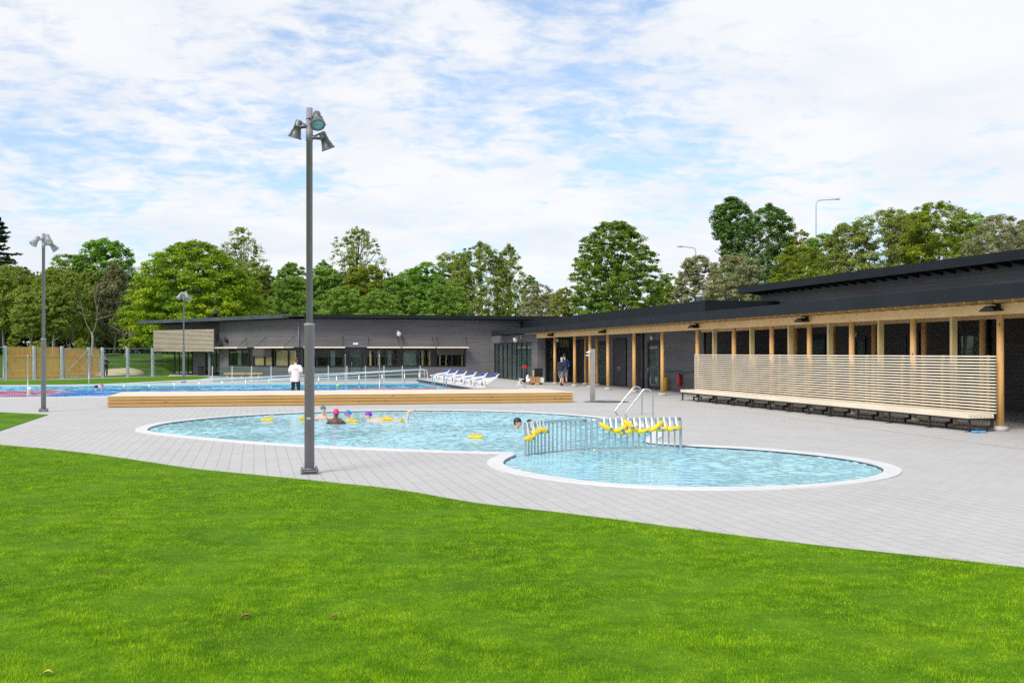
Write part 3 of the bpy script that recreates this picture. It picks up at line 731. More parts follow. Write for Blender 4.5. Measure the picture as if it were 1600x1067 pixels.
# ------------------------------------------------------------------ right wing: canopy on round timber posts, walls, raised hall
UP = 18.6; UF = 17.8; UB = 21.3; UC = 25.2
VE = v_on(768, UF)                                    # far end of the canopy
VN = 12.0                                             # near end, outside the picture
side = thing('canopy_building', 'dark timber changing building with a covered walk on round pine posts along the right side', 'building', UB, 60)
mb = MB(); mb.box(UF, UF+0.06, VN, VE, 3.31, 3.68); mb.box(UF+0.06, UB-1.0, VE-0.06, VE, 3.31, 3.68)
part('canopy_edge', mb, M['fascia'], side)
part('canopy_roof', MB().box(UF+0.06, UC+1, VN, VE-0.06, 3.5, 3.6), M['roofing'], side)
mb = MB()
v = VN + 0.3
while v < 72: mb.box(UF+0.1, UC, v, v+0.07, 3.26, 3.49); v += 0.62
part('rafters', mb, M['rafter'], side)
part('beam', MB().box(UP-0.09, UP+0.09, VN, 70.9, 2.98, 3.255), M['beam'], side)
part('beam', MB().box(21.0, 21.12, VN, 49.0, 2.98, 3.255), M['beam'], side)
PX = [1563, 1427, 1331, 1265, 1206, 1147, 1090, 1035, 991, 950, 922, 898, 867]
PV = [v_on(p, UP) for p in PX]
def post(u, v, mat, r=0.09, sq=False):
    mb = MB()
    if sq: mb.bbox(u-0.09, u+0.09, v-0.05, v+0.05, 0.05, 2.978, 0.008)
    else: mb.lathe([(r*1.02, 0.14), (r, 1.5), (r*0.97, 2.978)], (u, v, 0), n=18)
    p = part('post', mb, mat, side)
    if not sq:
        part('pad', MB().lathe([(0.2, 0.0), (0.2, 0.09), (0.17, 0.11), (0.05, 0.14)], (u, v, 0), n=18), M['concrete'], side, p)
for v in PV: post(UP, v, M['post'])
post(UP, PV[0]-4.0, M['post']); post(UP, PV[0]-7.9, M['post'])
for p in (1490, 1376, 1297, 1235, 1175, 1116.6): post(UP, v_on(p, UP), M['stud'], sq=True)
for p in (1535, 1444, 1365.7, 1302, 1243): post(21.06, v_on(p, 21.06), M['post'])
for p in (933, 915): post(20.2, v_on(p, 20.2), M['post'])
# closed block behind the walk
VB = v_on(1105, UB)                                   # near corner of the closed block
mb = MB()
mb.box(UB, UB+0.25, VB, 71.0, 0, 3.5)
mb.box(UB+0.25, UC, VB, VB+0.25, 0, 3.5)
mb.box(18.6, 18.85, 71.0, 86.0, 2.72, 3.3); mb.box(18.6, 18.85, 71.0, 72.6, 0, 2.72); mb.box(18.6, 18.85, 84.6, 86, 0, 2.72)
mb.box(18.85, UB, 71.0, 71.25, 2.95, 3.5); mb.box(18.85, 19.15, 71.0, 71.25, 0, 2.95); mb.box(UB-0.25, UB, 71.0, 71.25, 0, 2.95)
part('wall', mb, M['clad'], side)
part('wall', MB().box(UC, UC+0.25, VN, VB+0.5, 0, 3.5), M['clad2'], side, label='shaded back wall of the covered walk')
part('block_roof', MB().box(UB+0.1, UC+6, VB+0.1, 92, 4.3, 4.4), M['roofing'], side)
mb = MB(); mb.box(UB-0.2, UB-0.14, VB-0.2, 90, 3.98, 4.52); mb.box(UB-0.14, UC+6, VB-0.2, VB-0.14, 3.98, 4.52)
part('block_roof_edge', mb, M['fascia'], side)
mb = MB(); mb.box(UB, UB+0.2, VB, 86, 3.6, 4.28); part('block_wall', mb, M['clad'], side)
# raised hall with its own roof
UH, VH = 25.0, v_on(1188, 25.0)
UHF = 24.0; VHE = v_on(1153, 24.0)
mb = MB(); mb.box(UH, UH+0.25, VN-6, VH, 3.6, 5.15); mb.box(UH+0.25, UH+12, VH-0.25, VH, 3.6, 5.15)
part('hall_wall', mb, M['clad'], side)
mb = MB(); mb.box(UHF, UHF+0.06, VN-6, VHE, 5.0, 5.33); mb.box(UHF+0.06, UH+12, VHE-0.06, VHE, 5.0, 5.33)
part('hall_roof_edge', mb, M['fascia'], side)
part('hall_roof', MB().box(UHF+0.06, UH+12, VN-6, VHE-0.06, 5.18, 5.3), M['roofing'], side)
mb = MB(); v = VN - 5.5
while v < VHE - 0.5: mb.prism([(UHF+0.07, 5.17), (UHF+0.12, 5.06), (UH, 4.88), (UH, 5.17)], v, v+0.07, 'y'); v += 0.75
part('hall_rafter_ends', mb, M['black'], side)
single('roof_flue', MB().lathe([(0.17, 4.3), (0.17, 4.92), (0.21, 4.92), (0.21, 5.0), (0.0, 5.02)], (22.8, v_on(1093, 22.8), 0), n=14), M['galv'], 'short grey metal flue on the flat roof above the canopy', 'flue', 22.8, v_on(1093, 22.8), 4.3)

# glazed screen at the far end, entrance, doors
def glz(F, x0, x1, z0, z1, n, back, name='glazing', w=0.07, trans=None):
    mb = MB(F)
    for k in range(n+1): x = x0 + (x1-x0)*k/n; mb.box(x-w/2, x+w/2, -0.05, 0.05, z0, z1)
    mb.box(x0-w/2, x1+w/2, -0.055, 0.055, z1, z1+w); mb.box(x0-w/2, x1+w/2, -0.055, 0.055, z0-0.001, z0+w)
    if trans: mb.box(x0, x1, -0.055, 0.055, trans, trans+0.1)
    g = part(name, mb, M['black'], side)
    part('pane', MB(F).box(min(x0,x1), max(x0,x1), -0.006, 0.006, z0, z1), M['winglass'], side, g)
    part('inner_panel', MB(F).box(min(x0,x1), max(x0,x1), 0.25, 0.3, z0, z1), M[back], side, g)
    return g
FW = frame(18.65, 72.6, 0, 1, 1, 0)
glz(FW, 0.05, 11.95, 0.03, 2.68, 8, 'tealroom')
FE = frame(19.15, 71.05, 1, 0, 0, 1)
e = glz(FE, 0.05, 1.85, 0.03, 2.9, 2, 'darkroom', 'entrance', 0.1, 2.25)
part('room_panel', MB(FE).box(0.9, 1.75, 0.15, 0.2, 2.35, 2.9), M['timberin'], side, e)
part('handle', MB(FE).tube([(0.85, -0.12, 0.8), (0.85, -0.12, 1.5)], 0.02, 6), M['inox'], side, e)
FB = frame(UB, 0, 0, 1, 1, 0)
def door(px0, px1, h, mat, glass=False, double=False, proud=0.04, u=UB):
    F = frame(u, 0, 0, 1, 1, 0)
    a, b = sorted((v_on(px0, u), v_on(px1, u))); mb = MB(F)
    mb.box(a-0.09, a, -proud-0.03, 0.02, 0, h+0.09); mb.box(b, b+0.09, -proud-0.03, 0.02, 0, h+0.09); mb.box(a, b, -proud-0.03, 0.02, h, h+0.09)
    fr = part('door_frame', mb, M['black'], side)
    leaves = [(a, (a+b)/2-0.006), ((a+b)/2+0.006, b)] if double else [(a, b)]
    for q0, q1 in leaves:
        if glass:
            mb = MB(F); mb.box(q0+0.005, q0+0.12, -proud, 0.0, 0.02, h-0.01); mb.box(q1-0.12, q1-0.005, -proud, 0.0, 0.02, h-0.01); mb.box(q0+0.12, q1-0.12, -proud, 0.0, 0.02, 0.2); mb.box(q0+0.12, q1-0.12, -proud, 0.0, h-0.15, h-0.01)
            d_ = part('door', mb, M['black'], side)
            part('pane', MB(F).box(q0+0.1, q1-0.1, -proud+0.012, -proud+0.02, 0.1, h-0.1), M['winglass'], side, d_)
            part('inner_panel', MB(F).box(q0+0.1, q1-0.1, -0.008, -0.002, 0.1, h-0.1), M['tealroom'], side, d_)
        else:
            d_ = part('door', MB(F).box(q0+0.005, q1-0.005, -proud, -0.002, 0.02, h-0.01), M[mat], side)
        hx = q1-0.16 if not double or q0 == a else q0+0.16
        part('handle', MB(F).tube([(hx, -proud-0.005, 1.25), (hx, -proud-0.07, 1.25), (hx, -proud-0.07, 0.85), (hx, -proud-0.005, 0.85)], 0.016, 6), M['inox'], side, d_)
M['plumdoor'] = plain('plum_door', (0.045, 0.032, 0.036), 0.5, 0, 0.1)
M['greydoor'] = plain('charcoal_door', (0.04, 0.04, 0.05), 0.5, 0, 0.1)
door(913, 898.5, 2.75, 'plumdoor'); door(948, 935, 2.6, 'black', True); door(979, 960.5, 2.75, 'greydoor', double=True); door(1032, 1014, 2.55, 'black', True)
a, b = v_on(992, UB-0.35), v_on(980, UB-0.35)
part('wall_box', MB().box(UB-0.35, UB-0.001, min(a,b), max(a,b), 0, 2.98), M['clad'], side)
part('downpipe', MB().tube([(UB-0.07, v_on(1006.5, UB), 0), (UB-0.07, v_on(1006.5, UB), 3.4)], 0.05, 8), M['black'], side)
part('downpipe', MB().tube([(UB-0.08, VB+0.1, 0), (UB-0.08, VB+0.1, 3.4)], 0.06, 8), M['black'], side)
# openings in the shaded back wall
for p0, p1, zt_, gl in ((1196, 1163, 2.75, True), (1290, 1267, 2.75, True), (1352, 1337, 2.6, True), (1436, 1418, 2.7, True), (1533, 1499, 2.75, True)):
    door(p0, p1, zt_, 'black', gl, u=UC)
part('downpipe', MB().tube([(UC-0.08, v_on(1548, UC), 0), (UC-0.08, v_on(1548, UC), 3.4)], 0.06, 8), M['black'], side)
# dome lights under the canopy
for k, (px, u, z, lab) in enumerate(((870, 19.6, 2.86, 'round white wall light above the entrance behind the walkers'), (1020, UB, 2.83, 'round white wall light above the glazed door nearest the red float'), (1339, UC, 2.8, 'round white wall light in the shade above the slatted bench'))):
    v = 70.95 if k == 0 else v_on(px, u); uu_ = u_on(870.5, 70.95) if k == 0 else u-0.02
    t = thing('wall_light', lab, 'light', uu_, v, z, 'wall lights')
    ax = (0, -1, 0) if k == 0 else (-1, 0, 0)
    part('mount', MB().lathe([(0.13, 0.0), (0.13, 0.04)], (uu_, v, z), ax, 16), M['galv'], t)
    part('globe', MB().lathe([(0.115, 0.04), (0.11, 0.08), (0.06, 0.12), (0, 0.13)], (uu_, v, z), ax, 16), M['white'], t)
u_, v_ = 18.58, v_on(815, 18.6); camera_dome(u_, v_, 3.0, 'white domed security camera above the glazed screen at the far end of the canopy', M['white'], (-0.45, -0.1, 0))
# wedge lamps on the beam
def wedge(v, lab):
    u, z = UP-0.095, 3.13
    t = thing('beam_lamp', lab, 'lamp', u, v, z, 'wedge lamps on the canopy beam')
    part('housing', MB().prism([(v-0.30, z-0.07), (v+0.30, z-0.08), (v+0.28, z-0.05), (v+0.04, z+0.06), (v-0.06, z+0.06), (v-0.28, z-0.04)], u-0.34, u-0.05, 'x'), M['steelblack'], t)
    part('bracket', MB().tube([(u, v-0.05, z+0.1), (u-0.2, v-0.05, z+0.12)], 0.025, 6).box(u-0.045, u, v-0.12, v+0.02, z-0.05, z+0.12), M['steelblack'], t)
    part('stem', MB().tube([(u-0.2, v-0.05, z+0.1), (u-0.2, v-0.05, z+0.28)], 0.014, 6), M['inox'], t)
for px, lab in ((1548, 'black wedge lamp on the beam over the near end of the slatted bench'), (1252, 'black wedge lamp on the beam over the middle of the slatted bench'), (1083, 'black wedge lamp on the beam above the red float and bench end'), (940, 'black wedge lamp on the beam above the steel shower'), (859, 'black wedge lamp on the beam at the entrance, farthest of the row')):
    wedge(v_on(px, UP-0.3), lab)

# ------------------------------------------------------------------ bench with slatted back
bv0, bv1 = 24.0, 43.0
bench = thing('slatted_bench', 'very long pale timber bench with a high slatted back under the canopy', 'bench', 17.9, 33.5)
mb = MB()
for k in range(8): mb.box(17.5+k*0.095, 17.5+k*0.095+0.07, bv0, bv1, 0.345, 0.45)
part('seat', mb, M['slat'], bench)
mb = MB()
for k in range(19):
    z = 1.885 - k*0.0795; mb.box(18.29, 18.35, 24.05, 43.4, z, z+0.037)
part('slatted_back', mb, M['slat'], bench)
v = 24.4
while v < 43.4: part('back_support', MB().box(18.355, 18.43, v, v+0.05, 0.3, 1.93), M['stud'], bench); v += 1.9
mb = MB(); mb.box(17.52, 18.26, bv0+0.02, bv1, 0.30, 0.343)
part('seat_frame', mb, M['steelblack'], bench)
for px in (1065, 1091.7, 1119.6, 1147, 1176, 1204, 1233.6, 1264, 1297.6, 1341, 1390, 1453, 1523.6):
    v = min(max(v_on(px, 17.58), bv0+0.06), bv1-0.06)
    mb = MB(); mb.box(17.55, 17.60, v-0.025, v+0.025, 0, 0.30); mb.box(17.45, 17.68, v-0.03, v+0.03, 0.0, 0.012)
    part('leg', mb, M['steelblack'], bench)
    mb = MB(); mb.box(18.20, 18.26, v-0.03, v+0.03, 0.1, 0.30); mb.box(18.05, 18.20, v-0.03, v+0.03, 0.1, 0.15); mb.box(18.05, 18.1, v-0.03, v+0.03, 0.0, 0.1)
    part('rear_bracket', mb, M['steelblack'], bench)

# ------------------------------------------------------------------ big timber platform between the pools
DU0, DU1, DV0, DV1, DZ = -5.2, 12.5, 42.05, 46.7, 0.41
deck = thing('timber_platform', 'long low sunbathing platform of golden planks between the two pools', 'platform', (DU0+DU1)/2, 44)
mb = MB()
for k in range(3):
    z = 0.02 + k*0.124; h = 0.106; mb.box(DU0, DU1, DV0, DV0+0.045, z, z+h); mb.box(DU0, DU0+0.045, DV0+0.045, DV1, z, z+h); mb.box(DU1-0.045, DU1, DV0+0.045, DV1, z, z+h)
part('side_boards', mb, M['deckside'], deck)
part('frame', MB().box(DU0+0.05, DU1-0.05, DV0+0.05, DV1-0.05, 0.0, 0.375), M['black'], deck)
mb = MB()
k = 0
while DV0-0.02 + k*0.142 < DV1: mb.box(DU0-0.015, DU1+0.015, DV0-0.02+k*0.142, DV0-0.02+k*0.142+0.135, 0.388, DZ); k += 1
part('top_boards', mb, M['decktop'], deck)

# ------------------------------------------------------------------ floodlight posts
def xyd(d): return (CU*d[0] + SU*d[1], -SU*d[0] + CU*d[1], d[2])     # site direction from X, Y, Z
def lamp_post(px, Y, label, heads, pole, house, lens, top=6.04):
    X = (px-800)/FPX*Y; u, v = UV(X, Y)
    t = thing('floodlight_post', label, 'lamp post', u, v, 0, 'floodlight posts around the pools')
    part('lower_pole', MB().lathe([(0.082, 0.06), (0.082, 2.44), (0.092, 2.445), (0.092, 2.475), (0.055, 2.49)], (u, v, 0), n=28), pole, t)
    part('upper_pole', MB().lathe([(0.053, 2.48), (0.052, top-0.55), (0.058, top-0.55), (0.058, top-0.3), (0.053, top-0.3), (0.052, top), (0.0, top+0.005)], (u, v, 0), n=24), pole, t)
    mb = MB(); mb.bbox(u-0.145, u+0.145, v-0.145, v+0.145, 0.0, 0.022, 0.02); mb.bbox(u-0.145, u+0.145, v-0.145, v+0.145, 0.045, 0.067, 0.02); mb.lathe([(0.1, 0.066), (0.09, 0.09), (0.082, 0.1)], (u, v, 0), n=20)
    for a in (-1, 1):
        for b in (-1, 1): mb.lathe([(0.013, 0.0), (0.013, 0.11), (0.0, 0.112)], (u+a*0.115, v+b*0.115, 0), n=8); mb.lathe([(0.024, 0.066), (0.024, 0.088)], (u+a*0.115, v+b*0.115, 0), n=6)
    part('base_plate', mb, M['housing'], t)
    if px > 400:
        a = math.atan2(-1, 0.15); c = xyd((0.03, -1, 0)); 
        mb = MB(); mb.obox((u+c[0]*0.083, v+c[1]*0.083, 0.92), [q*0.032 for q in xyd((1, 0.03, 0))], [q*0.004 for q in c], (0, 0, 0.013)); part('label_plate', mb, M['galv'], t)
    for (off, z, ax, L_) in heads:
        c = xyd((off[0], off[1], 0)); ax = Vector(xyd(ax)).normalized()
        p = Vector((u + c[0], v + c[1], z))
        k = L_*0.83
        h = MB().lathe([(0.0, -0.20*k), (0.055*k, -0.20*k), (0.075*k, -0.17*k), (0.078*k, -0.06*k), (0.088*k, -0.055*k), (0.088*k, -0.03*k), (0.08*k, -0.025*k), (0.105*k, 0.05*k), (0.132*k, 0.15*k), (0.145*k, 0.155*k), (0.148*k, 0.18*k), (0.142*k, 0.185*k), (0.125*k, 0.17*k)], p, ax, 24)
        s_ = ax.cross(Vector((0, 0, 1))).normalized()
        for q in (-1, 1): h.tube([p + s_*0.085*k*q - ax*0.1*k, p + s_*0.16*k*q + ax*0.16*k], 0.008, 6)
        # yoke to the pole
        h.tube([p + s_*0.1*k - ax*0.05*k, Vector((u, v, z+0.03)) + s_*0.05, Vector((u, v, z+0.03)) - s_*0.05, p - s_*0.1*k - ax*0.05*k], 0.014, 6)
        h.tube([p - ax*0.18*k, Vector((u, v, z+0.02))], 0.02, 6)
        f = part('floodlight', h, house, t)
        part('lens', MB().lathe([(0.126*k, 0.160*k), (0.127*k, 0.172*k), (0.07*k, 0.178*k), (0.0, 0.18*k)], p, ax, 24), lens, t, f)
lamp_post(483.5, 17.99, 'tallest nearest grey floodlight post between the lawn and the rounded pool',
  [((0.15, -0.12), 5.83, (0.16, -0.62, -0.8), 1.0), ((-0.22, 0.06), 5.70, (-0.30, 0.15, -0.95), 0.95), ((0.24, 0.12), 5.52, (0.34, 0.2, -0.92), 0.95)], M['pole'], M['housing'], M['lens'])
lamp_post(68, 36.9, 'grey floodlight post on the paving beside the small side lawn',
  [((-0.21, -0.12), 5.78, (-0.38, -0.5, -0.8), 1.1), ((0.20, -0.12), 5.84, (0.34, -0.5, -0.8), 1.1), ((0.26, 0.14), 5.62, (0.5, 0.4, -0.75), 1.1)], M['polelight'], M['housing2'], M['lens2'])
lamp_post(287, 72.5, 'slim farthest floodlight post standing before the slatted sun screen',
  [((-0.25, -0.12), 5.75, (-0.42, -0.4, -0.8), 1.35), ((0.22, -0.14), 5.86, (0.4, -0.4, -0.8), 1.35), ((0.28, 0.14), 5.62, (0.5, 0.4, -0.75), 1.3), ((-0.2, 0.14), 5.86, (-0.4, 0.4, -0.8), 1.25)], M['polelight'], M['housing2'], M['lens2'])

# ------------------------------------------------------------------ barred railing in the neck of the leisure pool
TOPZ = 0.60
p1 = [(821,711.5),(826.3,710.8),(830.6,710.0),(835.7,709.4),(840.6,708.8),(846,708.0),(851.6,707.3),(857.8,706.7),(863.8,706.2),(870.6,705.6),(877.5,705.1),(884.4,704.6),(891.6,704.1),(899.3,703.7),(907,703.3),(916,702.9)]
p2 = [(924 + (1063.5-924)*k/15, 703.0 - 3.2*k/15) for k in range(16)]
def railing(name, pts, label):
    g = [guv(x, y, WZ) for x, y in pts]
    t = thing(name, label, 'railing', g[0][0], g[0][1], -0.3, 'railing panels across the pool neck')
    for k, (u, v) in enumerate(g):
        w = 0.024 if k in (0, len(g)-1) else 0.015
        part('bar', MB().bbox(u-w, u+w, v-w, v+w, -0.3, TOPZ-0.03, 0.006), M['bar'], t)
    part('top_rail', MB().tube([(u, v, TOPZ) for u, v in g], 0.03, 8), M['inox'], t)
    part('bottom_rail', MB().tube([(u, v, -0.02) for u, v in g], 0.018, 6), M['inoxdull'], t)
    return g
g1 = railing('pool_railing', p1, 'curved steel bar railing panel in the pool neck with three yellow belts on its end')
g2 = railing('pool_railing', p2, 'straight steel bar railing panel in the pool neck hung with a row of yellow belts')
# swim belts: yellow foam with a white strap looped over the rail
def belt(px, g, dz, tilt, roll, label, span=0.34, front=0.0):
    ln = [Vector((*q, 0)) for q in g]
    best = min(range(len(g)-1), key=lambda i: abs(((ln[i]+ln[i+1])/2).x*0 + (lambda P: 800 + FPX*W(P.x, P.y)[0]/W(P.x, P.y)[1] - px)((ln[i]+ln[i+1])/2)))
    P = (ln[best]+ln[best+1])/2; d = (ln[min(best+1,len(g)-1)]-ln[max(best,0)]).normalized()
    n = Vector((d.y, -d.x, 0))
    view = Vector(UV(0, 0)).to_3d() - P
    if n.dot(view) < 0: n = -n
    z = TOPZ - 0.20 + dz
    t = thing('swim_belt', label, 'swim belt', P.x, P.y, TOPZ, 'yellow swim belts hung on the pool railing')
    up = Vector((0, 0, 1))
    pts = []; rs = []
    for k in range(9):
        q = (k/8-0.5)*span
        pts.append(P + d*q + n*(0.055+front+0.06*math.cos(q/span*3.0)) + up*(z - TOPZ*0 + math.sin(tilt)*q + 0.03*abs(q/span*2)**2))
        rs.append(0.052*(0.55 if k in (0, 8) else 0.9 if k in (1, 7) else 1.0))
    part('foam', MB().tube(pts, rs, 12), M['yellow'], t)
    c = pts[4]
    part('emblem', MB().obox(c + n*0.048 + d*(0.05*roll) - up*0.012, d*0.035, n*0.008, up*0.02), M['bluelogo'], t)
    for s_ in (-1, 1):
        mb = MB()
        a = P + d*(s_*0.07) ; lp = [pts[4 + s_*2] + n*0.02, a + n*0.06 + up*(TOPZ-0.06), a + n*0.03 + up*(TOPZ+0.045), a - n*0.03 + up*(TOPZ+0.03), a - n*0.05 + up*(TOPZ-0.10)]
        lp = [Vector(q) for q in lp]
        for i in range(len(lp)-1):
            A, B = lp[i], lp[i+1]; w = d*0.018
            mb._a([A-w, A+w, B+w, B-w, A-w+n*0.006, A+w+n*0.006, B+w+n*0.006, B-w+n*0.006], [(0,1,2,3),(7,6,5,4),(0,4,5,1),(1,5,6,2),(2,6,7,3),(3,7,4,0)])
        part('strap', mb, M['strap'], t)
for px, g, dz, tl, ro, lab in (
  (824, g1, -0.07, 0.2, 0, 'lowest yellow swim belt, at the very end of the curved railing'),
  (833, g1, 0.02, 0.1, 1, 'yellow swim belt second from the end of the curved railing'),
  (844, g1, 0.03, -0.15, 1, 'third yellow swim belt from the end of the curved railing, tilting down'),
  (945, g2, 0.03, -0.5, 1, 'yellow swim belt slanting down at the outer left of the straight railing'),
  (963, g2, 0.0, 0.35, 1, 'yellow swim belt overlapping the slanting one, second along the straight railing'),
  (975, g2, -0.06, 0.05, -1, 'low level yellow swim belt, third along the straight railing'),
  (985, g2, 0.05, -0.75, 0, 'steeply tilted yellow swim belt in the middle of the straight railing'),
  (1001, g2, -0.04, 0.1, 1, 'broad low yellow swim belt, fifth along the straight railing'),
  (1018, g2, 0.03, 0.65, 1, 'yellow swim belt rising steeply to the right, sixth along the straight railing'),
  (1030, g2, -0.01, 0.0, 0, 'level yellow swim belt with blue mark, second from the railing end by the paving'),
  (1049, g2, -0.005, 0.08, 0, 'last yellow swim belt on the straight railing, nearest the paving')): belt(px, g, dz, tl, ro, lab)

# grab rails of the leisure pool steps
def grab(px0, py0, px1, lab):
    # foot post at the pool edge behind, sloping rail down into the water
    a = guv(px1, 651); bX = guv(px0 - 7, 657, 0.0)
    A = Vector((a[0], a[1], 0)); B = Vector((bX[0], bX[1], 0)); d = (B - A)
    L_ = d.length; d.normalize()
    Y = W(a[0], a[1])[1]; zt = EYE - (py0-HOR)*Y/FPX
    pts = [A + Vector((0,0,0.0)), A + Vector((0,0,zt-0.22))]
    for k in range(1, 7):
        q = math.pi*0.68*k/6; pts.append(A + d*(0.2*(1-math.cos(q))) + Vector((0,0,zt-0.22+0.2*math.sin(q))))
    e = A + d*L_
    low = e + Vector((0,0,0.12)); pts.append(low)
    for k in range(1, 5): q = k/4; pts.append(low + d*(-0.25*q)*-1*0 + Vector((0,0,-0.12*q)) - d*(0.12*math.sin(q*1.57)))
    return single('grab_rail', MB().tube(catmull3(pts), 0.021, 10), M['inox'], lab, 'grab rail', a[0], a[1], 0, 'grab rails at the pool steps')
def catmull3(P, k=4):
    out = []; n = len(P)
    for i in range(n-1):
        a, b, c, d = P[max(i-1,0)], P[i], P[i+1], P[min(i+2,n-1)]
        for j in range(k):
            t = j/k; out.append(0.5*((2*b) + (c-a)*t + (2*a-5*b+4*c-d)*t*t + (3*b-a-3*c+d)*t**3))
    out.append(P[-1]); return out
def grab2(foot, top, low, lab):
    """foot, top, low: survey pixels of the upright's foot, the crown of the bend and the low end of the sloping rail"""
    a = guv(*foot); A = Vector((*a, 0)); Y = W(*a)[1]
    zt = EYE + (HOR - top[1])*Y/FPX
    # low end is a bit nearer the water, at knee height
    lz = 0.16; b = guv(low[0], low[1], lz); B = Vector((*b, lz))
    d = Vector((B.x-A.x, B.y-A.y, 0)); L_ = d.length; d.normalize()
    pts = [A, A + Vector((0,0,zt*0.45)), A + Vector((0,0,zt-0.20))]
    for k in range(1, 6):
        q = math.pi*0.75*k/5; pts.append(A + d*(0.19*(1-math.cos(q))) + Vector((0,0,zt-0.20+0.20*math.sin(q))))
    pts += [B + Vector((0,0,0.04)) - d*0.02, B - Vector((0,0,0.06)) + d*0.005, B + d*-0.10 - Vector((0,0,0.17)), B + d*-0.35 - Vector((0,0,0.21))]
    return single('grab_rail', MB().tube(catmull3(pts), 0.023, 10), M['inox'], lab, 'grab rail', a[0], a[1], 0, 'grab rails at the pool steps')
grab2((1003, 648), (991, 604), (962, 641), 'bent steel grab rail by the pool edge, the farther of the pair')
grab2((1020, 654), (1010, 608), (978, 646), 'bent steel grab rail by the pool edge, the nearer of the pair')

# ------------------------------------------------------------------ lap pool: ramp rail, glass screen, lanes, blocks, flag poles
VR = PV1 - 0.7
ur0, ur1 = u_on(114, VR), u_on(660, VR)
rail = thing('ramp_handrail', 'long double white steel handrail sloping down into the lap pool', 'handrail', (ur0+ur1)/2, VR, -0.5)
def rz(u): return 0.06 + (0.93-0.06)*(u-ur0)/(ur1-ur0)
part('top_rail', MB().tube([(ur0, VR, 0.03), (ur1, VR, 0.93), (ur1+0.28, VR, 0.88), (ur1+0.33, VR, 0.55), (ur1+0.33, VR, -0.3)], 0.026, 8), M['rail'], rail)
part('lower_rail', MB().tube([(u_on(330, VR), VR, rz(u_on(330, VR))-0.25), (ur1+0.3, VR, 0.68)], 0.024, 8), M['rail'], rail)
part('rear_rail', MB().tube([(u_on(420, VR+1.2), VR+1.2, 0.32), (ur1, VR+1.2, 0.9), (ur1+0.3, VR+1.2, 0.86), (ur1+0.33, VR+1.2, 0.0)], 0.024, 8), M['rail'], rail)
for px in (117, 156, 194, 233, 272, 311, 347, 384, 420, 455, 498, 526, 561, 597, 632, 655):
    u = u_on(px, VR); part('upright', MB().tube([(u, VR, -0.6), (u, VR, rz(u))], 0.026, 8), M['inox'], rail)
VG = PV1 + 1.35
ug0, ug1 = u_on(331, VG), u_on(657, VG)
gs = thing('glass_screen', 'low glass screen on white posts between the lap pool and far building', 'screen', (ug0+ug1)/2, VG)
gp = [331.8, 362.7, 393, 423.6, 454, 484, 513, 542, 571, 600, 628.6, 656.6]
for k, px in enumerate(gp):
    u = u_on(px, VG); part('post', MB().bbox(u-0.027, u+0.027, VG-0.027, VG+0.027, 0, 1.15, 0.006), M['galv'], gs)
    if k: 
        q = u_on(gp[k-1], VG); part('pane', MB().box(q+0.05, u-0.05, VG-0.006, VG+0.006, 0.12, 1.1), M['glass'], gs)
def lane_rope(v, lab):
    t = thing('lane_rope', lab, 'lane rope', PU0, v, -0.03, 'lane ropes in the lap pool')
    mr, mr2, mb_ = MB(), MB(), MB(); u = PU0 + 0.3
    while u < PU1 - 0.3:
        m = mr if u < PU0 + 5.2 else mr2 if u > PU1 - 5.2 else mb_
        m.lathe([(0.012, 0.0), (0.045, 0.01), (0.045, 0.085), (0.012, 0.095)], (u, v, -0.028), (1, 0, 0), 8); u += 0.115
    part('red_floats', mr, M['ropered'], t); part('red_floats', mr2, M['ropered'], t); part('blue_floats', mb_, M['ropeblue'], t)
for k, nm in enumerate(('nearest the timber platform', 'between the other two', 'farthest out towards the handrail')):
    lane_rope(54.9 + 2.8*k, 'blue floating lane rope with red ends, ' + nm)
